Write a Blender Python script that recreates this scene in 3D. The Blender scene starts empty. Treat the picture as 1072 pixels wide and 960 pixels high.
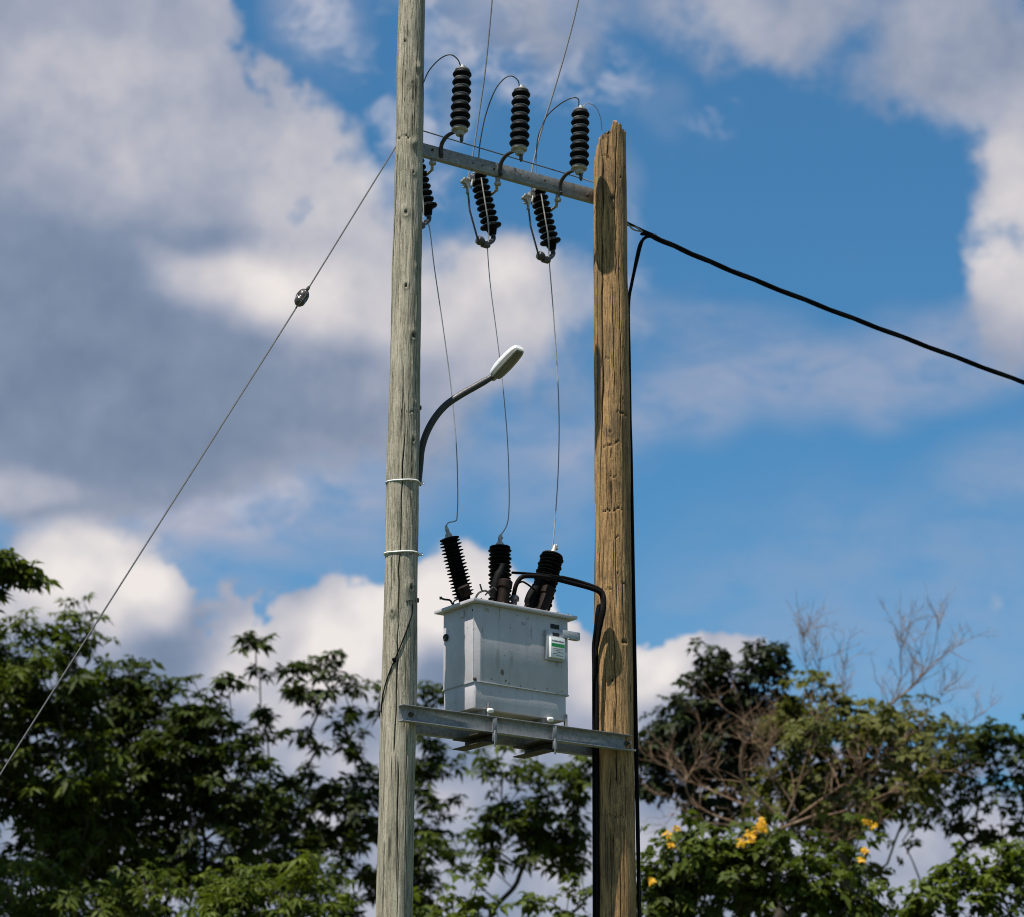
import bpy, bmesh, math, random
import numpy as np
from mathutils import Vector, Matrix
from bpy_extras.object_utils import world_to_camera_view  # noqa (handy while tuning)

R = math.radians
scene = bpy.context.scene
col = scene.collection
random.seed(7)

# ------------------------------------------------------------------ camera
F = 2466.0
PITCH = R(17.8)
CAM = Vector((0, 0, 1.6))
FWD = Vector((0, math.cos(PITCH), math.sin(PITCH)))
UPV = Vector((0, -math.sin(PITCH), math.cos(PITCH)))
RGT = Vector((1, 0, 0))

cd = bpy.data.cameras.new('camera')
cam = bpy.data.objects.new('camera', cd)
col.objects.link(cam)
cam.location = CAM
cam.rotation_euler = (math.pi / 2 + PITCH, 0, 0)
cd.sensor_width = 36.0
cd.lens = 36.0 * F / 1072.0
cd.clip_end = 20000
cd.dof.use_dof = True
cd.dof.focus_distance = 18.9
cd.dof.aperture_fstop = 1.65
scene.camera = cam


def ray(px, py):
    return FWD + RGT * ((px - 536.0) / F) + UPV * ((480.0 - py) / F)


def at(px, py, depth):
    return CAM + ray(px, py) * depth


# the vertical plane through both poles: origin O, direction U, normal N (to the camera side)
HA = R(53.5)
U = Vector((math.sin(HA), math.cos(HA), 0))
N = Vector((math.cos(HA), -math.sin(HA), 0))
Z = Vector((0, 0, 1))
O = at(413, 755, 18.3)
O.z = 0


def P(px, py, off=0.0):
    d = ray(px, py)
    t = (off - (CAM - O).dot(N)) / d.dot(N)
    return CAM + d * t


def uz(px, py, off=0.0):
    p = P(px, py, off) - O
    return p.dot(U), p.z


def W(u, off, z):
    return O + U * u + N * off + Z * z


# ------------------------------------------------------------------ helpers
def tag(o, label=None, cat=None, group=None, kind=None):
    if label: o['label'] = label
    if cat: o['category'] = cat
    if group: o['group'] = group
    if kind: o['kind'] = kind
    return o


def empty(name, loc, label=None, cat=None, group=None):
    o = bpy.data.objects.new(name, None)
    o.empty_display_size = 0.2
    o.location = loc
    col.objects.link(o)
    return tag(o, label, cat, group)


def wloc(o):
    v = Vector((0, 0, 0))
    while o is not None:
        v += Vector(o.location)
        o = o.parent
    return v


def spline(pts, n=8):
    pts = [Vector(p) for p in pts]
    if len(pts) < 3:
        return pts
    out = []
    q = [pts[0] * 2 - pts[1]] + pts + [pts[-1] * 2 - pts[-2]]
    for i in range(1, len(q) - 2):
        a, b, c, d = q[i - 1], q[i], q[i + 1], q[i + 2]
        for k in range(n):
            t = k / n
            out.append(0.5 * ((2 * b) + (c - a) * t + (2 * a - 5 * b + 4 * c - d) * t * t + (3 * b - a - 3 * c + d) * t ** 3))
    out.append(pts[-1])
    return out


class MB:
    def __init__(s):
        s.v, s.f = [], []

    def add(s, vs, fs):
        o = len(s.v)
        s.v += [Vector(x) for x in vs]
        s.f += [tuple(i + o for i in f) for f in fs]

    def tube(s, pts, r, sides=8, caps=True):
        pts = [Vector(p) for p in pts]
        n = len(pts)
        rs = list(r) if hasattr(r, '__len__') else [r] * n
        t0 = (pts[1] - pts[0]).normalized()
        ref = Vector((0, 0, 1)) if abs(t0.z) < .9 else Vector((1, 0, 0))
        a = t0.cross(ref).normalized()
        vs, fs = [], []
        for i in range(n):
            t = (pts[min(i + 1, n - 1)] - pts[max(i - 1, 0)])
            if t.length < 1e-9: t = t0.copy()
            t.normalize()
            a = (a - t * a.dot(t)).normalized()
            b = t.cross(a)
            for k in range(sides):
                q = 2 * math.pi * k / sides
                vs.append(pts[i] + (a * math.cos(q) + b * math.sin(q)) * rs[i])
        for i in range(n - 1):
            for k in range(sides):
                k2 = (k + 1) % sides
                fs.append((i * sides + k, i * sides + k2, (i + 1) * sides + k2, (i + 1) * sides + k))
        if caps:
            fs.append(tuple(range(sides))[::-1])
            fs.append(tuple((n - 1) * sides + k for k in range(sides)))
        s.add(vs, fs)
        return s

    def lathe(s, org, axis, prof, sides=24):
        axis = Vector(axis).normalized()
        ref = Vector((0, 0, 1)) if abs(axis.z) < .9 else Vector((1, 0, 0))
        a = axis.cross(ref).normalized()
        b = axis.cross(a)
        vs, fs = [], []
        for (r, h) in prof:
            for k in range(sides):
                q = 2 * math.pi * k / sides
                vs.append(Vector(org) + axis * h + (a * math.cos(q) + b * math.sin(q)) * max(r, 1e-4))
        n = len(prof)
        for i in range(n - 1):
            for k in range(sides):
                k2 = (k + 1) % sides
                fs.append((i * sides + k, i * sides + k2, (i + 1) * sides + k2, (i + 1) * sides + k))
        fs.append(tuple(range(sides))[::-1])
        fs.append(tuple((n - 1) * sides + k for k in range(sides)))
        s.add(vs, fs)
        return s

    def box(s, c, hx, hy, hz):
        c, hx, hy, hz = Vector(c), Vector(hx), Vector(hy), Vector(hz)
        vs = [c + hx * i + hy * j + hz * k for i in (-1, 1) for j in (-1, 1) for k in (-1, 1)]
        fs = [(0, 1, 3, 2), (4, 6, 7, 5), (0, 4, 5, 1), (2, 3, 7, 6), (0, 2, 6, 4), (1, 5, 7, 3)]
        s.add(vs, fs)
        return s

    def ubox(s, u0, u1, o0, o1, z0, z1):
        """box in the frame's own directions: along the arm, to the camera side, up"""
        return s.box(W((u0 + u1) / 2, (o0 + o1) / 2, (z0 + z1) / 2), U * abs(u1 - u0) / 2, N * abs(o1 - o0) / 2, Z * abs(z1 - z0) / 2)

    def prism(s, poly, vec):
        poly = [Vector(p) for p in poly]
        vec = Vector(vec)
        n = len(poly)
        vs = poly + [p + vec for p in poly]
        fs = [tuple(range(n))[::-1], tuple(range(n, 2 * n))]
        for k in range(n):
            k2 = (k + 1) % n
            fs.append((k, k2, n + k2, n + k))
        s.add(vs, fs)
        return s

    def loft(s, rings):
        n = len(rings[0])
        vs = [p for r in rings for p in r]
        fs = []
        for i in range(len(rings) - 1):
            for k in range(n):
                k2 = (k + 1) % n
                fs.append((i * n + k, i * n + k2, (i + 1) * n + k2, (i + 1) * n + k))
        fs.append(tuple(range(n))[::-1])
        fs.append(tuple((len(rings) - 1) * n + k for k in range(n)))
        s.add(vs, fs)
        return s

    def build(s, name, mat, parent=None, loc=None, bevel=0, sharp=38, smooth=True):
        base = wloc(parent) if parent is not None else Vector((0, 0, 0))
        if loc is not None:
            loc = Vector(loc)
        elif parent is None:
            loc = sum(s.v, Vector((0, 0, 0))) / len(s.v)
        else:
            loc = base.copy()
        me = bpy.data.meshes.new(name)
        me.from_pydata([tuple(p - loc) for p in s.v], [], s.f)
        bm = bmesh.new()
        bm.from_mesh(me)
        bmesh.ops.recalc_face_normals(bm, faces=bm.faces)
        if bevel:
            es = [e for e in bm.edges if len(e.link_faces) == 2 and e.calc_face_angle(0) > R(30)]
            bmesh.ops.bevel(bm, geom=es, offset=bevel, segments=2, profile=.6, affect='EDGES', clamp_overlap=True)
        for f in bm.faces:
            f.smooth = smooth
        bm.to_mesh(me)
        bm.free()
        if smooth:
            me.set_sharp_from_angle(angle=R(sharp))
        me.materials.append(mat)
        o = bpy.data.objects.new(name, me)
        col.objects.link(o)
        o.location = loc - base
        if parent is not None:
            o.parent = parent
        return o


def copy_thing(root, shift, label):
    c = root.copy()
    col.objects.link(c)
    c.location = Vector(root.location) + shift
    c['label'] = label
    for ch in list(root.children):
        k = ch.copy()
        col.objects.link(k)
        k.parent = c
        for g in list(ch.children):
            h = g.copy()
            col.objects.link(h)
            h.parent = k
    return c


# ------------------------------------------------------------------ materials
class NT:
    def __init__(s, nt):
        s.nt = nt

    def n(s, t, **kw):
        x = s.nt.nodes.new(t)
        for k, v in kw.items():
            setattr(x, k, v)
        return x

    def l(s, a, b):
        s.nt.links.new(a, b)

    def put(s, sock, v):
        if isinstance(v, bpy.types.NodeSocket):
            s.nt.links.new(v, sock)
        else:
            sock.default_value = v

    def math(s, op, a, b=None, c=None, clamp=False):
        x = s.n('ShaderNodeMath', operation=op)
        x.use_clamp = clamp
        s.put(x.inputs[0], a)
        if b is not None: s.put(x.inputs[1], b)
        if c is not None: s.put(x.inputs[2], c)
        return x.outputs[0]

    def vmath(s, op, a, b=None, out=0):
        x = s.n('ShaderNodeVectorMath', operation=op)
        s.put(x.inputs[0], a)
        if b is not None: s.put(x.inputs[1], b)
        return x.outputs[out]

    def mix(s, fac, a, b, blend='MIX'):
        x = s.n('ShaderNodeMix', data_type='RGBA', blend_type=blend)
        s.put(x.inputs[0], fac)
        s.put(x.inputs[6], a)
        s.put(x.inputs[7], b)
        return x.outputs[2]

    def noise(s, vec, scale, detail=4, rough=.55, dist=0.0, out='Fac', lac=2.0):
        x = s.n('ShaderNodeTexNoise')
        if vec is not None: s.l(vec, x.inputs['Vector'])
        x.inputs['Scale'].default_value = scale
        x.inputs['Detail'].default_value = detail
        x.inputs['Roughness'].default_value = rough
        x.inputs['Distortion'].default_value = dist
        x.inputs['Lacunarity'].default_value = lac
        return x.outputs[out]

    def ramp(s, fac, stops, interp='LINEAR'):
        x = s.n('ShaderNodeValToRGB')
        e = x.color_ramp.elements
        x.color_ramp.interpolation = interp
        while len(e) < len(stops): e.new(.5)
        for i, (p, c) in enumerate(stops):
            e[i].position = p
            e[i].color = c if len(c) == 4 else (*c, 1)
        s.put(x.inputs[0], fac)
        return x.outputs[0]

    def mr(s, v, a, b, c=0.0, d=1.0, kind='SMOOTHSTEP'):
        x = s.n('ShaderNodeMapRange', interpolation_type=kind)
        s.put(x.inputs[0], v)
        for i, q in enumerate((a, b, c, d)):
            x.inputs[i + 1].default_value = q
        return x.outputs[0]

    def mapping(s, vec, scale=(1, 1, 1), loc=(0, 0, 0)):
        x = s.n('ShaderNodeMapping')
        s.l(vec, x.inputs[0])
        x.inputs['Scale'].default_value = scale
        x.inputs['Location'].default_value = loc
        return x.outputs[0]

    def attr(s, name):
        x = s.n('ShaderNodeAttribute', attribute_name=name)
        return x.outputs['Fac']

    def bump(s, h, strength=.3, dist=.01):
        x = s.n('ShaderNodeBump')
        x.inputs['Strength'].default_value = strength
        x.inputs['Distance'].default_value = dist
        s.l(h, x.inputs['Height'])
        return x.outputs[0]


def new_mat(name):
    m = bpy.data.materials.new(name)
    m.use_nodes = True
    nt = NT(m.node_tree)
    b = m.node_tree.nodes['Principled BSDF']
    tc = nt.n('ShaderNodeTexCoord')
    return m, nt, b, tc.outputs['Object']


def mat_simple(name, c, rough=.5, metal=0.0, var=.25, scale=20, bump=.15, spec=.5, c2=None):
    m, nt, b, co = new_mat(name)
    n1 = nt.noise(co, scale, 5)
    c2 = c2 or tuple(x * (1 - var) for x in c)
    colr = nt.ramp(n1, [(.3, c2), (.7, c)])
    nt.l(colr, b.inputs['Base Color'])
    b.inputs['Metallic'].default_value = metal
    b.inputs['Specular IOR Level'].default_value = spec
    nt.l(nt.mr(nt.noise(co, scale * 2.3, 3), .3, .7, max(rough - .12, .05), min(rough + .12, 1), 'LINEAR'), b.inputs['Roughness'])
    if bump:
        nt.l(nt.bump(nt.noise(co, scale * 4, 4), bump, .004), b.inputs['Normal'])
    return m


def mat_wood(name, light, mid, dark, stain, stain_amt, crackc, seed):
    m, nt, b, co = new_mat(name)
    st = nt.mapping(co, (1, 1, .045), (seed, seed * 2, 0))
    fine = nt.noise(st, 95, 8, .74)
    broad = nt.noise(st, 14, 5, .6, .3)
    blot = nt.noise(nt.mapping(co, (1, 1, .45), (seed * 3, 1, 2)), 6.5, 8, .68, .4)
    c1 = nt.ramp(broad, [(.28, mid), (.55, light), (.8, mid)])
    c2 = nt.mix(nt.mr(fine, .47, .62, 0, .95, 'LINEAR'), c1, (*dark, 1))
    c3 = nt.mix(nt.mr(blot, .50, .66, 0, stain_amt), c2, (*stain, 1))
    lng = nt.noise(nt.mapping(co, (.5, .5, 1), (seed, 7, seed * 5)), .9, 5, .65)
    c3 = nt.mix(nt.mr(lng, .45, .68, 0, .45), c3, (mid[0] * .62, mid[1] * .60, mid[2] * .55, 1))
    grit = nt.noise(nt.mapping(co, (1, 1, .3), (2, seed, 8)), 120, 4, .7)
    c3 = nt.mix(nt.mr(grit, .52, .66, 0, .6), c3, (*dark, 1))
    side = nt.noise(nt.mapping(co, (1, 1, .12), (seed * 7, 2, 3)), 7, 4, .6)
    c3 = nt.mix(nt.mr(side, .52, .68, 0, .55), c3, (*[x * 1.15 for x in light], 1))
    # dark drying checks
    chk = nt.noise(nt.mapping(co, (1, 1, .014), (5 + seed, 0, 0)), 42, 3, .6, .25)
    chk2 = nt.noise(nt.mapping(co, (1, 1, .35), (9, seed, 0)), 9, 3)
    chkm = nt.math('MULTIPLY', nt.mr(chk, .61, .68), nt.mr(chk2, .44, .56))
    c4 = nt.mix(nt.math('MULTIPLY', chkm, .92), c3, (*crackc, 1))
    # speckled lichen / dirt
    sp = nt.noise(co, 95, 3, .6)
    c5 = nt.mix(nt.mr(sp, .57, .68, 0, .7), c4, (*dark, 1))
    c5 = nt.mix(nt.mr(nt.noise(co, 60, 2), .66, .76, 0, .5), c5, (*[min(1, x * 1.45) for x in light], 1))
    c6 = nt.mix(nt.attr('stain'), c5, (*stain, 1))
    c7 = nt.mix(nt.attr('crack'), c6, (*crackc, 1))
    nt.l(c7, b.inputs['Base Color'])
    b.inputs['Roughness'].default_value = .9
    b.inputs['Specular IOR Level'].default_value = .25
    h = nt.math('SUBTRACT', nt.math('ADD', nt.math('MULTIPLY', fine, .6), nt.math('MULTIPLY', broad, .8)), nt.math('MULTIPLY', chkm, 1.2))
    nt.l(nt.bump(h, .8, .014), b.inputs['Normal'])
    return m


M = {}
M['wood_grey'] = mat_wood('weathered_grey_wood', (.41, .37, .285), (.28, .25, .185), (.080, .068, .048), (.15, .145, .105), .75, (.03, .025, .018), 1.3)
M['wood_brown'] = mat_wood('weathered_brown_wood', (.43, .262, .115), (.28, .165, .068), (.055, .032, .015), (.11, .075, .042), .75, (.018, .012, .007), 4.1)
def mat_steel(name, a, b_, c_):
    m, nt, b, co = new_mat(name)
    v = nt.n('ShaderNodeTexVoronoi')
    nt.l(co, v.inputs['Vector'])
    v.inputs['Scale'].default_value = 42
    sp = nt.n('ShaderNodeSeparateColor')
    nt.l(v.outputs['Color'], sp.inputs[0])
    big = nt.noise(co, 5, 6, .65)
    f = nt.math('ADD', nt.math('MULTIPLY', sp.outputs[0], .35), nt.math('MULTIPLY', big, .65))
    c = nt.ramp(f, [(.3, c_), (.5, b_), (.72, a)])
    run = nt.noise(nt.mapping(co, (1, 1, .12)), 22, 5, .65)
    c = nt.mix(nt.mr(run, .58, .74, 0, .65), c, (.085, .075, .068, 1))
    rst = nt.noise(co, 13, 7, .72)
    c = nt.mix(nt.mr(rst, .66, .72, 0, .7), c, (.12, .06, .028, 1))
    nt.l(c, b.inputs['Base Color'])
    b.inputs['Metallic'].default_value = .15
    nt.l(nt.mr(big, .3, .7, .5, .75), b.inputs['Roughness'])
    nt.l(nt.bump(nt.noise(co, 50, 4), .15, .004), b.inputs['Normal'])
    return m


M['steel'] = mat_steel('galvanised_steel', (.265, .262, .268), (.225, .222, .227), (.165, .162, .165))
M['steel_shade'] = mat_simple('shaded_steel', (.075, .065, .058), .75, .15, .5, 12, .15, .3, c2=(.04, .03, .025))  # shade under the platform put into a darker steel colour
M['bolt'] = mat_simple('rusty_bolt', (.10, .075, .055), .7, .4, .5, 60, .2)
M['cast'] = mat_simple('pale_cast_metal', (.46, .44, .40), .5, .5, .5, 40, .25, c2=(.2, .18, .155))
M['bright'] = mat_simple('bright_cast_metal', (.72, .70, .66), .5, .3, .3, 40, .2, c2=(.45, .43, .40))
M['darkmetal'] = mat_simple('dark_fitting_metal', (.075, .07, .065), .5, .5, .4, 50, .2)
M['rubber'] = mat_simple('black_polymer_shed', (.003, .003, .0035), .6, 0, .3, 30, .1, .09)
M['glint_core'] = mat_simple('grey_glint_core', (.24, .235, .23), .6, 0, .3, 30, .1)  # grey stands in for sun glint along the shed rims
M['brownglaze'] = mat_simple('brown_glazed_porcelain', (.018, .0105, .008), .6, 0, .4, 30, .1, .1, c2=(.007, .005, .004))
M['cable'] = mat_simple('black_cable_sheath', (.003, .003, .0033), .7, 0, .3, 60, .1, .08)
M['browncable'] = mat_simple('weathered_brown_cable_sheath', (.007, .005, .0045), .65, 0, .4, 40, .1, .08)
M['wire'] = mat_simple('aluminium_wire', (.32, .32, .31), .5, .6, .3, 40, .1)
M['wiredark'] = mat_simple('dark_stranded_wire', (.10, .10, .10), .6, .4, .4, 60, .1)
M['whitewire'] = mat_simple('white_tie_wire', (.72, .72, .70), .5, 0, .15, 40, .1)
M['whitecap'] = mat_simple('white_plastic', (.75, .74, .71), .5, 0, .2, 40, .1)
M['pipe'] = mat_simple('dark_grey_painted_pipe', (.034, .033, .032), .55, .2, .3, 25, .1)
M['lamptop'] = mat_simple('pale_lamp_housing', (.78, .78, .76), .42, .2, .15, 12, .05)
M['lampside'] = mat_simple('grey_lamp_frame', (.34, .33, .31), .5, .2, .2, 20, .05)
M['lens'] = mat_simple('dull_lamp_glass', (.13, .12, .095), .25, 0, .3, 8, 0)
M['black'] = mat_simple('black_slot', (.008, .008, .008), .7, 0, .2, 40, 0)
M['plate'] = mat_simple('grey_plate_paint', (.36, .37, .39), .5, .1, .15, 25, .05)
M['labelwhite'] = mat_simple('white_label', (.72, .74, .74), .5, 0, .08, 60, 0)
M['labelgreen'] = mat_simple('green_label_print', (.02, .30, .075), .5, 0, .25, 80, 0)
M['print'] = mat_simple('grey_label_print', (.16, .18, .19), .6, 0, .3, 90, 0)
M['egg'] = mat_simple('brown_glazed_egg_insulator', (.075, .055, .048), .25, 0, .5, 25, .1, c2=(.02, .016, .014))


def mat_paint(name, base, spots):
    """grey transformer paint: vertical grime runs, chips and rust"""
    m, nt, b, co = new_mat(name)
    run = nt.noise(nt.mapping(co, (1, 1, .06)), 26, 5, .6)
    big = nt.noise(co, 3.5, 5, .6)
    fine = nt.noise(co, 55, 4)
    c = nt.ramp(big, [(.3, tuple(x * .78 for x in base)), (.7, base)])
    c = nt.mix(nt.mr(run, .48, .74, 0, .45), c, (base[0] * .58, base[1] * .58, base[2] * .60, 1))
    c = nt.mix(nt.mr(fine, .64, .76, 0, .45), c, (base[0] * .5, base[1] * .48, base[2] * .46, 1))
    warp = nt.vmath('MULTIPLY', nt.vmath('SUBTRACT', nt.noise(co, 45, 3, out='Color'), (.5, .5, .5)), (.035, .035, .05))
    wco = nt.vmath('ADD', co, warp)
    for (p, r, sz, colr) in spots:
        d = nt.vmath('MULTIPLY', nt.vmath('SUBTRACT', wco, tuple(p)), (1 / r, 1 / r, 1 / (r * sz)))
        ln = nt.vmath('LENGTH', d, out=1)
        c = nt.mix(nt.mr(ln, .75, 1.1, .9, 0), c, (*colr, 1))
    chip = nt.noise(co, 21, 6, .7)
    c = nt.mix(nt.mr(chip, .645, .68, 0, .8), c, (.13, .075, .04, 1))
    nt.l(c, b.inputs['Base Color'])
    b.inputs['Roughness'].default_value = .48
    nt.l(nt.bump(nt.math('ADD', fine, nt.math('MULTIPLY', big, 3)), .12, .006), b.inputs['Normal'])
    return m


def mat_leaf(name, dark, light, trans=.35, yellow=None):
    m, nt, b, co = new_mat(name)
    t = nt.attr('tint')
    clump = nt.noise(co, .9, 3)
    f = nt.math('ADD', nt.math('MULTIPLY', t, .65), nt.math('MULTIPLY', nt.mr(clump, .3, .7, 0, 1, 'LINEAR'), .4), clamp=True)
    stops = [(.15, dark), (.8, light)]
    if yellow: stops.append((1.0, yellow))
    c = nt.ramp(f, stops)
    nt.l(c, b.inputs['Base Color'])
    b.inputs['Roughness'].default_value = .6
    b.inputs['Specular IOR Level'].default_value = .15
    tr = nt.n('ShaderNodeBsdfTranslucent')
    nt.l(nt.mix(.5, c, (light[0] * 1.6, light[1] * 1.7, light[2], 1)), tr.inputs[0])
    ms = nt.n('ShaderNodeMixShader')
    ms.inputs[0].default_value = trans
    nt.l(b.outputs[0], ms.inputs[1])
    nt.l(tr.outputs[0], ms.inputs[2])
    out = m.node_tree.nodes['Material Output']
    nt.l(ms.outputs[0], out.inputs[0])
    return m


M['leaf_dark'] = mat_leaf('dark_green_leaf', (.011, .018, .004), (.046, .066, .010), .27)
M['leaf_mid'] = mat_leaf('mid_green_leaf', (.013, .022, .004), (.068, .092, .011), .30)
M['leaf_ever'] = mat_leaf('evergreen_leaf', (.006, .011, .004), (.026, .037, .010), .18)
M['leaf_light'] = mat_leaf('yellow_green_leaf', (.020, .036, .004), (.085, .112, .011), .30)
M['leaf_olive'] = mat_leaf('olive_leaf', (.020, .024, .006), (.095, .098, .018), .3)
M['bark'] = mat_simple('grey_brown_bark', (.095, .075, .055), .9, 0, .5, 8, .4, .2)
M['bark_dark'] = mat_simple('dark_bark', (.045, .036, .028), .9, 0, .5, 8, .4, .2)
M['bark_dead'] = mat_simple('bleached_dead_bark', (.26, .18, .12), .9, 0, .45, 6, .3, .2, c2=(.13, .07, .042))
M['petal'] = mat_leaf('yellow_petal', (.42, .20, .012), (.60, .36, .03), .3)

# ------------------------------------------------------------------ the two poles
rng = np.random.default_rng(11)
_tab = rng.random((512, 512))


def vnoise(x, y, per):
    """value noise, periodic in x with an integer period"""
    xi, yi = np.floor(x).astype(int), np.floor(y).astype(int)
    fx, fy = x - xi, y - yi
    fx, fy = fx * fx * (3 - 2 * fx), fy * fy * (3 - 2 * fy)
    g = lambda a, b: _tab[np.mod(a, per), np.mod(b, 512)]
    return (g(xi, yi) * (1 - fx) + g(xi + 1, yi) * fx) * (1 - fy) + (g(xi, yi + 1) * (1 - fx) + g(xi + 1, yi + 1) * fx) * fy


class Pole:
    def __init__(s, px0, py0, px1, py1, r0, r1):
        """axis through two points of the frame plane, radius r0 and r1 there"""
        s.a, s.b = P(px0, py0), P(px1, py1)
        s.r0, s.r1 = r0, r1

    def axis(s, z):
        return s.a + (s.b - s.a) * ((z - s.a.z) / (s.b.z - s.a.z))

    def rad(s, z):
        return s.r0 + (s.r1 - s.r0) * (z - s.a.z) / (s.b.z - s.a.z)

    def hit(s, px, py, extra=0.0):
        """first point of the pole's surface (grown by extra) on a line of sight; the silhouette if it misses"""
        d = ray(px, py)
        best = None
        D0 = (P(px, py) - CAM).dot(FWD)
        for k in range(2200):
            t = D0 - .45 + k * .0004
            p = CAM + d * t
            q = p - s.axis(p.z)
            q.z = 0
            e = q.length - s.rad(p.z) - extra
            if e <= 0: return p
            if best is None or e < best[0]: best = (e, p, q)
        e, p, q = best
        return p - q.normalized() * e

    def build(s, ztop, zvis, cracks, cross, knots, stains, mat, label, seed, topfn=None, nseg=320):
        zs = list(np.arange(0, zvis, .25)) + list(np.arange(zvis, ztop + .001, .013))
        zs = np.array(zs)
        nr = len(zs)
        view = s.axis(8.0) - CAM
        view.z = 0
        view.normalize()
        e2 = -view
        e1 = Vector((-e2.y, e2.x, 0))
        if e1.x < 0: e1 = -e1
        s.e1, s.e2 = e1, e2
        th = np.linspace(-math.pi, math.pi, nseg, endpoint=False)
        TH, ZZ = np.meshgrid(th, zs)
        TZ = ZZ.copy()
        if topfn is not None:
            lim = topfn(th)
            TZ = np.minimum(ZZ, lim[None, :])
        rad = s.r0 + (s.r1 - s.r0) * (ZZ - s.a.z) / (s.b.z - s.a.z)
        x = (TH + math.pi) / (2 * math.pi)
        dr = (vnoise(x * 6 + .001, ZZ * 1.1 + seed, 6) - .5) * .016
        dr += (vnoise(x * 14, ZZ * 2.2 + seed * 2, 14) - .5) * .008
        dr += (vnoise(x * 48, ZZ * 3.0 + seed * 3, 48) - .5) * .0045
        dr += (vnoise(x * 140, ZZ * 16 + seed * 3, 140) - .5) * .0022
        crack = np.zeros_like(dr)
        stain = np.zeros_like(dr)

        def loc(px, py):
            p = s.hit(px, py)
            q = p - s.axis(p.z)
            return math.atan2(q.dot(e1), q.dot(e2)), p.z
        for (pts, w, dep) in cracks:      # along the grain
            w *= .85
            q = sorted([loc(*c) for c in pts], key=lambda a: a[1])
            zc, tcx = [a[1] for a in q], [a[0] for a in q]
            tc = np.interp(zs, zc, tcx) + (vnoise(np.zeros(nr) + 3.3, zs * 7 + seed * 5 + w * 999, 16) - .5) * .10
            inside = np.clip(np.minimum(zs - zc[0], zc[-1] - zs) / .12, 0, 1)
            ww = w * (.45 + .9 * vnoise(np.zeros(nr) + 7.1, zs * 3 + seed, 16))
            d = np.abs((TH - tc[:, None] + math.pi) % (2 * math.pi) - math.pi) * rad
            g = np.exp(-(d / ww[:, None]) ** 2) * inside[:, None]
            dr -= g * dep
            crack = np.maximum(crack, np.clip(g * 1.5, 0, 1))
        for (pa, pb, w, dep) in cross:    # across the grain
            a, b = loc(*pa), loc(*pb)
            t = np.clip((TH - a[0]) / ((b[0] - a[0]) or 1e-6), 0, 1)
            w *= .7
            zc = a[1] + (b[1] - a[1]) * t + (vnoise(x * 60, ZZ * 0 + seed, 60) - .5) * .03
            on = ((TH > min(a[0], b[0])) & (TH < max(a[0], b[0]))).astype(float)
            g = np.exp(-((ZZ - zc) / w) ** 2) * on
            dr -= g * dep
            crack = np.maximum(crack, g)
        for (kp, size, height, hole) in knots:
            t0, z0 = loc(*kp)
            d = np.sqrt((((TH - t0 + math.pi) % (2 * math.pi) - math.pi) * rad) ** 2 + ((ZZ - z0) * .75) ** 2) / size
            dr += np.exp(-d ** 2) * height
            g = np.exp(-(d / (.42 if hole > 0 else .6)) ** 4)
            dr -= g * max(hole, 0)
            crack = np.maximum(crack, g * (.9 if hole > 0 else .0))
            stain = np.maximum(stain, np.exp(-((d - .85) / .35) ** 2) * .65)
        for (kp, sx, sz, amt) in stains:
            t0, z0 = loc(*kp)
            wob = (vnoise(x * 20, ZZ * 5 + seed, 20) - .5) * .9
            d = np.sqrt((((TH - t0 + math.pi) % (2 * math.pi) - math.pi) * rad / sx) ** 2 + ((ZZ - z0) / sz) ** 2) + wob
            stain = np.maximum(stain, np.clip((1.15 - d) / .3, 0, 1) * amt)
        rr = rad + dr
        ax = np.array([list(s.axis(z)) for z in zs])
        axt = np.array(list(s.b - s.a)) / (s.b.z - s.a.z)
        C = ax[:, None, :] + (TZ - ZZ)[:, :, None] * axt[None, None, :]
        E1, E2 = np.array(list(e1)), np.array(list(e2))
        V = C + rr[:, :, None] * (np.sin(TH)[:, :, None] * E1 + np.cos(TH)[:, :, None] * E2)
        base = s.axis(0.0)
        V = V.reshape(-1, 3) - np.array(list(base))
        top = V.reshape(nr, nseg, 3)[-1].mean(axis=0)
        V = np.vstack([V, top[None, :]])
        i, k = np.meshgrid(np.arange(nr - 1), np.arange(nseg), indexing='ij')
        k2 = (k + 1) % nseg
        # winding: theta grows towards e1
        fa = np.stack([i * nseg + k, i * nseg + k2, (i + 1) * nseg + k2, (i + 1) * nseg + k], -1).reshape(-1, 4)
        faces = fa.tolist() + [((nr - 1) * nseg + q, (nr - 1) * nseg + (q + 1) % nseg, nr * nseg) for q in range(nseg)]
        me = bpy.data.meshes.new('utility_pole')
        me.from_pydata(V.tolist(), [], faces)
        me.update()
        for nm, arr in (('crack', crack), ('stain', stain)):
            at_ = me.attributes.new(nm, 'FLOAT', 'POINT')
            at_.data.foreach_set('value', np.append(arr.reshape(-1), .4 if nm == 'stain' else 0).astype(np.float32))
        me.polygons.foreach_set('use_smooth', [True] * len(me.polygons))
        bm = bmesh.new(); bm.from_mesh(me)
        bmesh.ops.recalc_face_normals(bm, faces=bm.faces)
        bm.to_mesh(me); bm.free()
        me.materials.append(mat)
        o = bpy.data.objects.new('utility_pole', me)
        col.objects.link(o)
        o.location = base
        tag(o, label, 'utility pole', 'wooden poles of the transformer frame')
        return o


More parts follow.
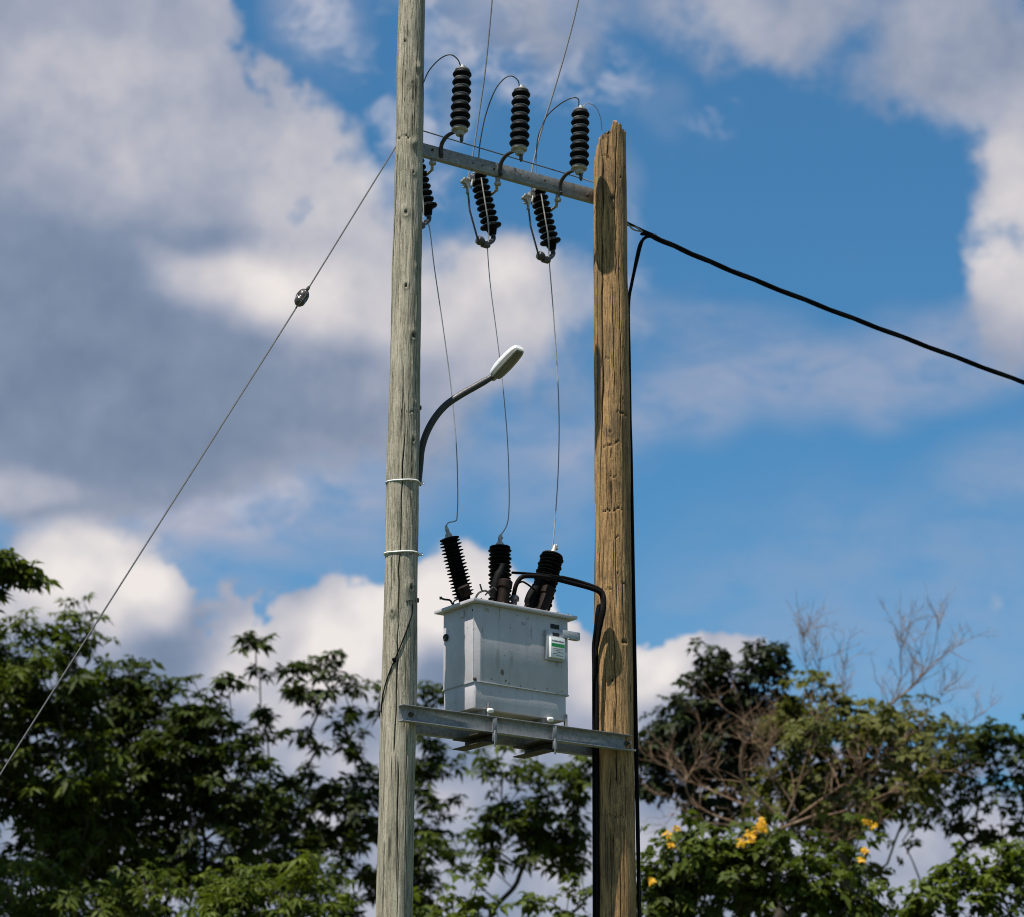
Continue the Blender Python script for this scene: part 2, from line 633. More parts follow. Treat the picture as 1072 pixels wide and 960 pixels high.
PL = Pole(431.5, 5, 413, 955, .113, .1415)
PR = Pole(638.6, 150, 645.0, 955, .146, .166)
z_l = P(432, -60).z
cracksL = [
    ([(424, 445), (421, 520), (418, 600), (416, 690), (413, 790)], .0045, .03),
    ([(417, 795), (416, 860), (417, 960)], .005, .03),
    ([(423, 380), (423, 448)], .003, .014),
    ([(409, 480), (404, 640)], .0025, .008), ([(428, 380), (427, 470)], .0025, .008),
    ([(405, 700), (400, 880)], .0025, .008), ([(426, 760), (424, 930)], .0028, .009),
    ([(424, 20), (421, 120)], .0025, .008), ([(437, 40), (434, 140)], .0025, .007),
    ([(419, 210), (416, 330)], .0025, .008), ([(430, 250), (428, 330)], .0028, .01),
    ([(412, 560), (408, 640)], .0022, .006), ([(434, 190), (431, 290)], .0022, .006)]
crossL = [((415.5, 145), (430, 143), .006, .013), ((428, 431), (438, 432), .006, .006), ((424, 581), (433, 580), .005, .004)]
knotsL = [((424, 43), .022, .004, .02), ((438, 70), .026, .016, 0), ((432, 86), .03, .006, .004), ((434, 149), .03, .018, 0),
          ((433, 180), .026, .008, .008), ((425, 222), .038, .010, .012), ((425, 299), .026, .006, .018), ((433, 351), .042, .014, .022),
          ((437, 280), .026, .010, .008), ((435, 421), .026, .006, 0), ((433, 460), .032, .006, .012), ((430, 615), .036, .014, .016),
          ((411, 641), .034, .016, .008), ((434, 629), .022, .010, .008), ((412, 896), .034, .008, .014), ((413, 691), .018, .004, .01)]
stainsL = [((440, 35), .05, .16, .6), ((437, 260), .05, .25, .5), ((436, 320), .04, .2, .4), ((434, 140), .05, .06, .7), ((409, 870), .05, .3, .3)]
pole_l = PL.build(z_l + .5, 4.6, cracksL, crossL, knotsL, stainsL, M['wood_grey'],
                  'taller grey weathered wooden pole, rising out of view and carrying the street lamp', 3.0)

zt = P(655, 142).z
zlow = P(623, 163).z


def right_top(th):
    """splintered slanting top: low on the left, high on the right"""
    s = np.sin(th)
    t = np.clip((s + 1) / 1.25, 0, 1)
    k = zlow + (zt - zlow) * (t ** .62)
    n = (_tab[5, (np.arange(len(th)) // 5) % 512] - .5) * .045 + (_tab[9, (np.arange(len(th)) // 17) % 512] - .5) * .07
    return k + n


cracksR = [
    ([(631, 165), (630, 260), (631, 400), (628, 520), (627, 620)], .006, .03),
    ([(625, 200), (626, 330), (625, 470)], .005, .02),
    ([(646, 130), (644, 200), (645, 290)], .0045, .02), ([(637, 140), (635, 170)], .005, .02),
    ([(648, 260), (650, 380), (649, 470)], .0035, .013), ([(641, 290), (643, 420)], .0028, .010),
    ([(636, 440), (635, 560)], .0035, .012), ([(644, 500), (646, 640)], .003, .010),
    ([(640, 640), (644, 690), (645, 765)], .004, .015), ([(652, 560), (653, 700)], .003, .010),
    ([(645, 785), (646, 825)], .007, .025), ([(640, 800), (637, 840)], .006, .02), ([(655, 790), (655, 860)], .004, .014),
    ([(653, 860), (655, 900), (653, 930)], .0045, .018), ([(634, 700), (632, 760)], .0035, .01),
    ([(648, 925), (651, 960)], .005, .02), ([(639, 860), (641, 960)], .003, .012), ([(632, 560), (631, 640)], .003, .01)]
crossR = [((645, 432), (657, 434), .006, .012), ((631, 468), (650, 463), .006, .014), ((630, 535), (652, 533), .006, .012),
          ((640, 564), (648, 562), .006, .010), ((630, 852), (653, 856), .005, .012), ((627, 874), (643, 879), .008, .018),
          ((640, 890), (650, 886), .008, .018), ((630, 162), (640, 165), .005, .008), ((650, 610), (657, 612), .006, .01),
          ((651, 672), (657, 671), .014, .02), ((634, 617), (641, 615), .006, .01), ((648, 910), (655, 908), .007, .014),
          ((646, 940), (652, 936), .008, .018), ((633, 375), (640, 374), .006, .01), ((638, 497), (646, 499), .006, .01)]
knotsR = [((636.5, 138), .028, .002, .05), ((641, 207), .032, 0, .055), ((654, 175), .018, .004, .02), ((642, 217), .014, .002, .014),
          ((639, 452), .036, .008, .006), ((650, 185), .018, .002, .012), ((652, 417), .018, .003, .012), ((647, 600), .02, .004, .01),
          ((641, 712), .03, .006, .010), ((645, 815), .016, .002, .02), ((652, 363), .014, .002, .012), ((648, 282), .016, .002, .012)]
stainsR = [((630, 190), .035, .4, .5), ((641, 255), .03, .2, .45), ((627, 330), .025, .5, .6), ((652, 210), .05, .3, .5), ((654, 330), .03, .5, .55),
           ((640, 350), .03, .12, .5), ((655, 500), .03, .9, .5), ((652, 645), .02, .25, .5), ((640, 810), .06, .3, .35), ((634, 890), .03, .3, .55), ((636, 370), .03, .3, .4)]
pole_r = PR.build(zt + .04, 4.6, cracksR, crossR, knotsR, stainsR, M['wood_brown'],
                  'shorter brown cracked wooden pole on the right with a splintered slanting top', 8.0, right_top)
UR = (PR.axis(5.5) - O).dot(U)
UR_top = (PR.axis(9.5) - O).dot(U)

# white tie wires round the left pole (parts of it), and a small staple
for py in (501.5, 576.5):
    c = PL.axis(PL.hit(420, py).z)
    r = PL.rad(c.z) + .007
    mb = MB()
    pts = [c + (PL.e1 * math.cos(q) + PL.e2 * math.sin(q)) * r + Z * .008 * math.sin(q * 2 + 1) for q in np.linspace(0, 2 * math.pi, 49)]
    mb.tube(pts, .0065, 6)
    mb.tube([c + PL.e1 * r * .97, c + PL.e1 * (r + .035) + PL.e2 * .03 - Z * .006], .006, 6)
    mb.tube([c + PL.e1 * r * .97 + Z * .01, c + PL.e1 * (r + .03) + PL.e2 * .02 + Z * .012], .004, 6)
    mb.build('tie_wire', M['whitewire'], pole_l)
mb = MB()
for (ax, ay) in ((426, 629), (429, 629), (432, 629)):
    mb.tube([PL.hit(ax, ay, .006), PL.hit(ax + .4, ay + 4.5, .004)], .004, 6)
mb.tube([PL.hit(425, 629, .007), PL.hit(430, 628.4, .008), PL.hit(435, 629.5, .006)], .004, 6)
mb.build('staple', M['darkmetal'], pole_l)
for (ax, ay) in ((440.3, 427), (437.5, 628.5)):
    mb = MB()
    p = PL.hit(ax, ay)
    mb.tube([p - PL.e1 * .03, p + PL.e1 * .012], .010, 8)
    mb.lathe(p - PL.e1 * .002, PL.e1, [(.02, 0), (.02, .012), (.008, .016)], 6)
    mb.build('bolt', M['bolt'], pole_l)
for (ax, ay) in ((641, 207.5), (642.5, 217)):          # recessed bolt ends in the brown pole
    p = PR.hit(ax, ay)
    MB().lathe(p - PR.e2 * .05, PR.e2, [(.018, 0), (.018, .02), (.009, .022), (.009, .036)], 6).build('bolt', M['bolt'], pole_r)

# ------------------------------------------------------------------ upper steel crossarm
AF = -.150           # its front face, just behind the poles
ua, za1 = uz(443, 149.5, AF)
_, za0 = uz(443, 162.2, AF)
ub, zb1 = uz(620, 197.0, AF)
_, zb0 = uz(620, 210.8, AF)


def arm_z(u, top=True):
    if top: return za1 + (zb1 - za1) * (u - ua) / (ub - ua)
    return za0 + (zb0 - za0) * (u - ua) / (ub - ua)


u0, u1 = uz(426, 150, AF)[0], UR_top + .10
arm = empty('steel_crossarm', W((u0 + u1) / 2, AF - .05, arm_z((u0 + u1) / 2, False)),
            'grey galvanised steel crossarm bolted behind the tops of both poles, above the transformer', 'crossarm')
mb = MB()
T = .008
prof = lambda u: [W(u, AF, arm_z(u, False)), W(u, AF, arm_z(u)), W(u, AF - .052, arm_z(u)), W(u, AF - .052, arm_z(u) - T),
                  W(u, AF - T, arm_z(u) - T), W(u, AF - T, arm_z(u, False) + T), W(u, AF - .052, arm_z(u, False) + T), W(u, AF - .052, arm_z(u, False))]
mb.loft([prof(u0), prof(u1)])
mb.build('channel', M['steel'], arm, bevel=.003)
for (bx, by, rr) in ((452.5, 157, .013), (495, 171, .006), (505, 173.5, .006), (517, 177, .010), (570, 189, .010), (579, 194.5, .007), (615, 204.5, .016), (545, 182.5, .006), (553, 186, .007), (535, 180, .006)):
    p = P(bx, by, AF)
    m2 = MB().lathe(p - N * .004, N, [(rr, 0), (rr, .010), (rr * .6, .012), (rr * .6, .024), (0, .026)], 6)
    m2.build('bolt', M['bolt'], arm)

# ------------------------------------------------------------------ surge arresters standing in front of the crossarm
AO = AF + .255
base = P(481.3, 134.5, AO)
topp = P(484.0, 74.0, AO)
ax = (topp - base).normalized()
L = (topp - base).length
arr = empty('surge_arrester', base, 'black ribbed surge arrester above the crossarm, nearest the taller left pole', 'surge arrester',
            'surge arresters above the crossarm')
ns = 7
sheds, corep = [], []
p = [(.040, 0)]
for k in range(ns):
    h0 = L * (k + .06) / ns
    d = L / ns
    rs = .088 - .001 * k
    p += [(.046, h0 + d * .02), (rs * .80, h0 + d * .12), (rs, h0 + d * .42), (rs * .995, h0 + d * .52), (rs * .80, h0 + d * .84), (.046, h0 + d * .93)]
p += [(.04, L)]
o = MB().lathe(base, ax, p, 28).build('insulator', M['rubber'], arr, sharp=60)
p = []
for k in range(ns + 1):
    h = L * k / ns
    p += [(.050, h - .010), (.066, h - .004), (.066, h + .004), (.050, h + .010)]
MB().lathe(base, ax, p, 28).build('glint_core', M['glint_core'], o, sharp=60)  # grey rings paint the sunlit shed edges as thin lines
m2 = MB()
m2.lathe(base, ax, [(.062, -.006), (.072, -.014), (.070, -.020), (.038, -.034), (.034, -.055), (.030, -.066)], 20)
m2.box(base - ax * .05 + U * .012, U * .02, N * .03, Z * .014)
m2.build('base_fitting', M['cast'], arr)
m2 = MB()
m2.lathe(base - ax * .055 + U * .022, -Z, [(.016, 0), (.018, .02), (.015, .03), (.017, .05), (.011, .062), (.004, .075)], 12)
m2.build('earth_terminal', M['darkmetal'], arr)
m2 = MB()
m2.lathe(base + ax * L, ax, [(.036, -.004), (.034, .012), (.026, .016), (.026, .034), (.02, .036), (.02, .05), (.008, .052)], 14)
m2.box(base + ax * (L + .035) + U * .018, U * .022, N * .014, Z * .014)
m2.tube([base + ax * (L + .03) - U * .03, base + ax * (L + .034) + U * .045], .007, 6)
m2.build('top_terminal', M['bright'], arr)
m2 = MB()
q = spline([P(462.0, 165, AF + .008), P(461.6, 157, AF + .012), P(463.0, 149.5, AF + .04), P(468, 142.5, AF + .10), P(474.5, 138.8, AF + .17), P(481.5, 137.2, AO)], 6)
rings = []
for i, c in enumerate(q):
    t = (q[min(i + 1, len(q) - 1)] - q[max(i - 1, 0)]).normalized()
    s_ = U
    n_ = t.cross(s_).normalized()
    s_ = n_.cross(t).normalized()
    rings.append([c + s_ * .017 + n_ * .008, c + s_ * .017 - n_ * .008, c - s_ * .017 - n_ * .008, c - s_ * .017 + n_ * .008])
m2.loft(rings)
m2.lathe(P(462, 162.5, AF + .016), N, [(.016, 0), (.016, .012), (.008, .014), (.008, .03)], 6)
m2.build('bracket', M['pipe'], arr, bevel=.003)
b2 = P(543.5, 154.7, AO) - base
b3 = P(606.2, 175.0, AO) - base
arr2 = copy_thing(arr, b2, 'middle one of the three black ribbed surge arresters above the crossarm')
arr3 = copy_thing(arr, b3, 'black ribbed surge arrester above the crossarm, nearest the splintered top of the right pole')
TOPA = base + ax * (L + .04)

# ------------------------------------------------------------------ drop out fuse cutouts hanging behind the crossarm
CO = AF - .34
itop, ibot = P(562.5, 199, CO), P(578.5, 262, CO)
iax = (ibot - itop).normalized()
IL = (ibot - itop).length
cut = empty('fuse_cutout', itop, 'black ribbed fuse cutout hanging under the crossarm, nearest the brown right pole', 'fuse cutout',
            'fuse cutouts hanging from the crossarm')
p = [(.03, -.01)]
ns = 9
for k in range(ns):
    h0, d = IL * .92 * k / ns, IL * .92 / ns
    big = .098 if k == ns - 1 else .083
    p += [(.05, h0), (big * .95, h0 + d * .18), (big, h0 + d * .45), (big * .9, h0 + d * .66), (.05, h0 + d * .88)]
p += [(.03, IL)]
o = MB().lathe(itop, iax, p, 24).build('insulator', M['rubber'], cut, sharp=55)
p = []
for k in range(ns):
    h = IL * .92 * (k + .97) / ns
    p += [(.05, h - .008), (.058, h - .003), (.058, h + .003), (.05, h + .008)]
MB().lathe(itop, iax, p[:-4], 20).build('glint_core', M['glint_core'], o, sharp=60)  # same painted rim glint between the cutout sheds
m2 = MB()
tc = P(556.5, 204, CO + .10)
m2.tube(spline([itop - iax * .01, P(558.5, 199.5, CO + .04), tc], 4), .016, 8)
m2.box(tc, U * .026, N * .02, Z * .024)
m2.box(P(552, 209, CO + .11), U * .018, N * .022, Z * .04)
m2.tube([P(550, 203, CO + .12), P(549.2, 213, CO + .12)], .012, 8)
m2.tube([P(553.6, 208, CO + .12), P(552.6, 219.5, CO + .12)], .013, 8)
m2.tube([P(558, 205, CO + .12), P(556.5, 214, CO + .12)], .009, 8)
m2.lathe(P(548.5, 207, CO + .12), N, [(.018, -.02), (.02, 0), (.018, .02)], 10)
m2.build('top_contact', M['cast'], cut)
m2 = MB()
m2.tube(spline([ibot - iax * .03, P(579, 266, CO + .02), P(575, 270, CO + .07), P(570, 271, CO + .1)], 5), [.022] * 16, 8)
m2.lathe(P(566.3, 268.2, CO + .1), (P(574, 273, CO + .1) - P(565, 267, CO + .1)), [(.01, -.045), (.036, -.03), (.042, -.005), (.036, .02), (.018, .045)], 14)
m2.box(P(571.5, 272, CO + .1), U * .035, N * .025, Z * .022)
m2.build('hinge', M['darkmetal'], cut)
MB().tube([P(553.2, 216, CO + .12), P(555.5, 237, CO + .14), P(563.5, 266, CO + .12)], .0085, 8).build('operating_rod', M['darkmetal'], cut)
MB().tube(spline([P(566.5, 203, CO + .08), P(571, 230, CO + .115), P(574.2, 250, CO + .12), P(574.5, 270, CO + .12)], 6), .0058, 8).build('fuse_tube', M['cast'], cut)
m2 = MB()
m2.tube([P(572.5, 223.5, CO), P(578.5, 219, CO + .08), P(582.6, 215.6, CO + .18)], .012, 8)
m2.tube([P(582.6, 216.4, CO + .18), P(583.6, 202, AF - .03)], .013, 8)
m2.lathe(P(584, 208.5, AF - .03), Z, [(.03, -.02), (.032, .0), (.022, .012), (.02, .05)], 12)
m2.build('bracket', M['cast'], cut)
mvec = P(500.0, 182, CO) - itop
cut2 = copy_thing(cut, mvec, 'middle one of the three black ribbed fuse cutouts hanging under the crossarm')
cut3 = copy_thing(cut, P(432.5, 160.5, CO) - itop, 'black ribbed fuse cutout half hidden behind the taller left pole')
HINGE = P(574.8, 272, CO + .11)
TOPC = P(557, 203, CO + .1)

# ------------------------------------------------------------------ thin wires at the top


def wire(name, pts, r, mat, label, cat='wire', group=None, n=8, sides=6):
    o = MB().tube(spline(pts, n), r, sides).build(name, mat)
    return tag(o, label, cat, group)


g = 'line wires coming down to the crossarm'
wire('line_wire', [P(519.5, -60, CO), P(515.2, 0, CO), P(508.5, 70, CO), P(501.5, 120, CO), P(494.5, 166, CO + .05), P(491, 183, CO + .1), TOPC + mvec], .0068,
     M['wiredark'], 'thin dark line wire falling to the crossarm between the left and middle arresters', 'wire', g)
wire('line_wire', [P(617, -60, CO), P(605.5, 0, CO), P(593, 50, CO), P(579, 98, CO), P(567, 136, CO), P(558.5, 170, CO + .05), P(556.5, 188, CO + .1), TOPC], .0078,
     M['wiredark'], 'thin dark line wire slanting down to the crossarm between the middle and right arresters', 'wire', g)
g = 'jumper wires looping from the arrester tops'
wire('jumper_wire', [TOPA - U * .02, P(479, 62, AO), P(472, 57.3, AO), P(463, 60, AO - .1), P(453, 69, AO - .2), P(446, 80, -.2), P(440, 100, -.28), P(437, 140, -.33), P(433, 168, CO)], .0058,
     M['wiredark'], 'curved jumper wire from the top of the left arrester to behind the grey pole', 'wire', g)
wire('jumper_wire', [TOPA + b2 - U * .02, P(542, 84, AO), P(535, 79.5, AO), P(526, 84, AO - .1), P(517, 97, AO - .2), P(508, 122, -.25), P(502.5, 150, -.33), P(500.5, 172, CO), P(497, 184, CO + .05), TOPC + mvec], .0058,
     M['wiredark'], 'curved jumper wire from the top of the middle arrester down behind the crossarm', 'wire', g)
wire('jumper_wire', [TOPA + b3 - U * .02, P(605.5, 104, AO), P(600, 102.2, AO), P(590, 106.5, AO - .1), P(580, 114, AO - .2), P(571, 124, -.25), P(563.5, 143, -.33), P(561.2, 165, CO), P(560.5, 190, CO + .05), TOPC], .0058,
     M['wiredark'], 'curved jumper wire looping left from the top of the right arrester', 'wire', g)
wire('jumper_wire', [TOPA + b3 + U * .02, P(613, 109, AO), P(619, 109, .05), P(625, 114, .03), P(629, 125, .02), P(630.3, 137, 0.02)], .0036,
     M['wire'], 'faint thin wire arching from the right arrester to the splintered pole top', 'wire', g)
wire('stay_wire', [P(430, 133.5, -.13), P(443, 137.0, -.30), P(480, 148.2, -.32), P(540, 166, -.32), P(600, 184, -.30), P(622, 191, -.13)], .0056,
     M['wiredark'], 'thin straight stay wire running between the poles just above the crossarm', 'wire', None, 4)

# ------------------------------------------------------------------ the platform: two channels clasping the poles, cross channels between
BF = .150
ul, zl1 = uz(421.5, 736.8, BF + .06)
_, zl0 = uz(421.5, 753.8, BF + .06)
ur_, zr1 = uz(662, 769.6, BF + .06)
_, zr0 = uz(662, 786.6, BF + .06)
ztop = (zl1 + zr1) / 2
H = ((zl1 - zl0) + (zr1 - zr0)) / 2
tilt = (zr1 - zl1) / (ur_ - ul)


def bz(u, d):
    return zl1 + tilt * (u - ul) - d


plat = empty('transformer_platform', W((ul + ur_) / 2, 0, bz((ul + ur_) / 2, H)), 'grey steel channel platform clamped to both poles below the transformer', 'platform')
for (sgn, nm) in ((1, 'front'), (-1, 'rear')):
    mb = MB()
    def prof(u):
        a, b = BF * sgn, (BF + .06) * sgn
        t = .007 * sgn
        return [W(u, a, bz(u, 0)), W(u, b, bz(u, 0)), W(u, b, bz(u, .008)), W(u, a + t, bz(u, .010)), W(u, a + t, bz(u, H - .010)), W(u, b, bz(u, H - .008)), W(u, b, bz(u, H)), W(u, a, bz(u, H))]
    mb.loft([prof(ul if sgn > 0 else uz(412, 745, -BF - .06)[0]), prof(ur_)])
    mb.build('beam', M['steel'], plat, bevel=.002)
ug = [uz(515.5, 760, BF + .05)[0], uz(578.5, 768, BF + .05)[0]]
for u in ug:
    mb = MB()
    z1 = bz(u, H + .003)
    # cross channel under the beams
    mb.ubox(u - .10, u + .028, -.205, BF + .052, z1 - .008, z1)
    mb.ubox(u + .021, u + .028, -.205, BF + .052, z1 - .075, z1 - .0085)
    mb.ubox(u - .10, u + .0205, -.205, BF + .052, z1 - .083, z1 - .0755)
    mb.build('cross_channel', M['steel_shade'], plat, bevel=.002)  # dark colour paints in the underside shade
    mb = MB()
    mb.ubox(u - .004, u + .038, BF + .0535, BF + .0615, bz(u, .012), bz(u, H - .012))
    mb.ubox(u - .004, u + .038, BF + .0535, BF + .0615, bz(u, H + .004), bz(u, H + .07))
    mb.tube([W(u + .017, BF + .058, bz(u, H - .02)), W(u + .017, BF + .058, bz(u, H + .11))], .008, 8)
    mb.build('clamp_plate', M['steel'], plat, bevel=.002)
for u in (uz(429, 750, BF)[0], uz(655, 777, BF)[0]):
    m2 = MB().lathe(W(u, BF + .005, bz(u, H * .5)), N, [(.022, 0), (.022, .012), (.018, .016), (.011, .018), (.011, .045), (.005, .05)], 6)
    m2.build('bolt', M['bolt'], plat)
    m2 = MB().lathe(W(u + .035, BF + .005, bz(u, H * .42)), N, [(.016, 0), (.016, .008), (.01, .01), (.009, .02)], 6)
    m2.build('bolt', M['cast'], plat)
m2 = MB().lathe(W(ur_ + .006, BF + .03, bz(ur_, H * .9)), U, [(.014, 0), (.014, .02), (.008, .024), (.008, .05)], 6)
m2.build('bolt', M['cast'], plat)

# ------------------------------------------------------------------ transformer
FO = .185
uL, zLb = uz(497.5, 741, FO)
uRr, zRb = uz(594.5, 754, FO)
uRt, zRt = uz(596.5, 648, FO)
_, zLt = uz(499, 632, FO)
_, zsL = uz(498, 713.5, FO)
_, zsR = uz(595.5, 727.5, FO)
zB, zT, zS = (zLb + zRb) / 2, (zLt + zRt) / 2, (zsL + zsR) / 2
BD = .46
uL, uRr = uL, (uRr + uRt) / 2
zB = max(zB, bz(uL, 0) + .02)
tr = empty('transformer', W((uL + uRr) / 2, FO - BD / 2, zB), 'weathered grey box transformer on the steel platform between the poles', 'transformer')
org = wloc(tr)


def rel(px, py, off):
    return P(px, py, off) - org


rust = (.13, .07, .03)
M['tank'] = mat_paint('grey_tank_paint', (.475, .450, .468), [
    (rel(525.8, 704, FO), .020, 1.3, (.10, .06, .03)), (rel(523, 640, FO), .010, 7, (.30, .24, .13)), (rel(514.5, 711, FO), .012, .8, rust),
    (rel(518, 713, FO), .008, .8, rust), (rel(529.5, 713, FO), .012, 1.0, rust), (rel(509.5, 638, FO), .02, .8, (.28, .25, .17)), (rel(541, 644, FO), .007, 1.2, (.18, .17, .15)),
    (rel(588.5, 724, FO), .008, .8, rust), (rel(573, 722, FO), .008, .8, rust), (rel(515.5, 733.5, FO), .013, 1.3, (.14, .11, .05)), (rel(511, 640, FO), .014, 1, (.27, .25, .2)),
    (rel(548, 653, FO), .03, .5, (.27, .25, .235)), (rel(521, 690, FO), .02, 5, (.32, .30, .29)),
    (rel(560, 722, FO), .006, 3, rust), (rel(545, 718.5, FO), .010, .7, rust), (rel(533, 716, FO), .006, 1, rust), (rel(595, 700, FO), .008, 4, rust), (rel(583, 694, FO), .016, 2.5, (.25, .23, .21)),
    (rel(499, 700, FO), .010, 2, rust), (rel(575, 752, FO), .02, .7, rust), (rel(513, 741, FO), .022, .7, rust), (rel(505, 660, FO), .006, 6, (.24, .2, .14)), (rel(556, 662, FO), .008, 9, (.27, .255, .24)), (rel(536, 690, FO), .010, 8, (.29, .275, .26))])
CH = .048
bo = FO - BD


def outline(a0, a1, b0, b1, z, ch):
    return [W(a0 + ch, b1, z), W(a1 - .012, b1, z), W(a1, b1 - .012, z), W(a1, b0 + .012, z), W(a1 - .012, b0, z), W(a0 + .012, b0, z), W(a0, b0 + .012, z), W(a0, b1 - ch * .55, z)]


tank = MB().prism(outline(uL, uRr, bo, FO, zS + .004, CH), Z * (zT - zS - .004 - .002)).build('tank', M['tank'], tr, bevel=.003, sharp=25)
skirt = MB().prism(outline(uL + .004, uRr - .016, bo + .01, FO - .012, zB, .008), Z * (zS - zB)).build('base_skirt', M['tank'], tr, bevel=.004, sharp=25)
# thin rolled seam between tank and skirt
m2 = MB().prism(outline(uL - .006, uRr + .006, bo - .006, FO + .005, zS - .004, CH), Z * .007)
m2.build('seam_flange', M['plate'], tr)
zl = zT
lu0, lz0 = uz(460.5, 638, FO - BD)
OV = .052
m2 = MB().prism([W(uL - OV, FO + OV * .9, zl), W(uRr + .06, FO + OV * .9, zl), W(uRr + .06, bo - OV, zl), W(uL - OV, bo - OV, zl)], Z * .028)
lid = m2.build('lid', M['tank'], tr, bevel=.006)
for k in range(9):
    u = uL + .04 + (uRr - uL - .06) * k / 8
    m2 = MB().lathe(W(u, FO + .022, zl + .028), Z, [(.009, 0), (.009, .008), (.004, .014)], 6)
    m2.build('bolt', M['bolt'], lid)
# corner rib lines of the tank and small marks on the short side
m2 = MB()
m2.ubox(uL - .0035, uL + .001, FO - .024, FO - .032, zS + .02, zT - .01)
m2.build('corner_rib', M['tank'], tr)
m2 = MB()
u = uL
m2.lathe(W(u - .001, bo + .055, zT - .21), -U, [(.03, 0), (.03, .014), (.024, .018), (.02, .012)], 16)
m2.build('gauge', M['black'], tr)
m2 = MB().ubox(u - .012, u - .001, FO - .205, FO - .155, zT - .085, zT - .03)
m2.build('side_plate', M['tank'], tr, bevel=.002)
m2 = MB().ubox(u - .004, u - .001, FO - .045, FO - .035, zT - .06, zT - .045)
m2.build('bolt', M['black'], tr)
m2 = MB().lathe(W(uL + .01, FO - .02, zS + .02), (-U + N), [(.014, 0), (.014, .02), (.006, .024)], 10)
m2.build('lifting_lug', M['bolt'], tr)
# feet and white end caps under the skirt
for px_, py_ in ((513.2, 744), (576, 753.2)):
    c = P(px_, py_, FO + .012)
    m2 = MB().lathe(c - U * .026, U, [(.010, 0), (.017, .004), (.020, .02), (.020, .04), (.015, .052)], 12)
    m2.build('foot_cap', M['whitecap'], tr, bevel=.002)
for u in (uz(511, 745, FO)[0], uz(573, 754, FO)[0]):
    m2 = MB().ubox(u - .028, u + .028, bo + .03, FO - .03, bz(u, 0) + .002, zB - .002)
    m2.build('foot', M['steel'], tr)
for u in (uL + .13, uRr - .03):
    m2 = MB().ubox(u - .008, u + .003, FO - .008, FO + .012, bz(u, 0) + .002, zB + .05)
    m2.build('foot_bracket', M['steel'], tr)
m2 = MB().ubox(uRr - .03, uRr + .045, FO - .10, FO - .06, bz(uRr, 0) + .002, bz(uRr, 0) + .022)
m2.tube([W(uRr + .02, FO - .08, bz(uRr, 0) + .02), W(uRr + .02, FO - .08, bz(uRr, 0) + .075)], .012, 8)
m2.build('holding_bolt', M['cast'], tr)
# rating plate holder with its label
pu0, pz1 = uz(573.2, 658.5, FO + .05)
pu1, _ = uz(592.4, 675, FO + .05)
_, pz0 = uz(573.2, 689.5, FO + .05)
hold = MB().ubox(pu0, pu1, FO + .004, FO + .032, pz0, pz1).build('rating_plate', M['plate'], tr, bevel=.003)
lu0_, lz1_ = uz(576.8, 666.0, FO + .06)
lu1_, _ = uz(591.6, 675, FO + .06)
_, lz0_ = uz(576.8, 687.5, FO + .06)
m2 = MB().ubox(lu0_, lu1_, FO + .034, FO + .058, lz0_, lz1_).build('label_plate', M['labelwhite'], hold, bevel=.003)
wl, hl = lu1_ - lu0_, lz1_ - lz0_
yb = FO + .0592
pr = MB()
pr.ubox(lu0_ + wl * .05, lu1_ - wl * .04, yb, yb + .0012, lz0_ + hl * .52, lz0_ + hl * .69)
pr.build('green_band', M['labelgreen'], hold)
rnd = random.Random(4)
for row, hgt, xa, xb in ((.77, .085, .07, .90), (.10, .035, .40, .86), (.18, .03, .14, .50), (.26, .035, .45, .88), (.34, .03, .12, .62), (.42, .035, .12, .84)):
    # one line of tiny print, too small in the photo to read: a low line with uneven letter tops
    x, sky_ = xa, []
    while x < xb:
        w_ = rnd.uniform(.012, .03)
        h_ = rnd.choice((.25, .7, .8, 1.0)) * hgt
        sky_ += [(x, h_), (min(x + w_, xb), h_)]
        x += w_
    poly = [W(lu0_ + wl * xa, yb, lz0_ + hl * (row - .004))] + [W(lu0_ + wl * a_, yb, lz0_ + hl * (row + b_)) for a_, b_ in sky_] + [W(lu0_ + wl * xb, yb, lz0_ + hl * (row - .004))]
    MB().prism(poly, N * .001).build('print_line', M['print'], hold)
for (x0, y0, x1, y1, o_) in ((576.2, 653.0, 585.2, 657.6, FO), (578.4, 662.2, 585.4, 665.6, FO + .032)):
    a, b = uz(x0, y0, o_), uz(x1, y1, o_)
    za_, zb_ = a[1], uz(x0, y1, o_)[1]
    MB().ubox(a[0], b[0], o_ + .001, o_ + .004, zb_, za_).build('slot', M['black'], tr)
b0_, bz1_ = uz(588.5, 659.5, FO + .03)
b1_, _ = uz(606.5, 666, FO + .03)
_, bz0_ = uz(588.5, 667.5, FO + .03)
m2 = MB().ubox(b0_, b1_, FO + .034, FO + .041, bz0_, bz1_)
m2.ubox(b0_ + .09, b1_, FO - .01, FO + .0335, bz0_, bz0_ + .007)
m2.tube([W(b1_ - .02, FO + .02, bz0_ + .03), W(b1_ - .02, FO + .044, bz0_ + .03)], .008, 8)
m2.build('side_bracket', M['plate'], tr, bevel=.002)


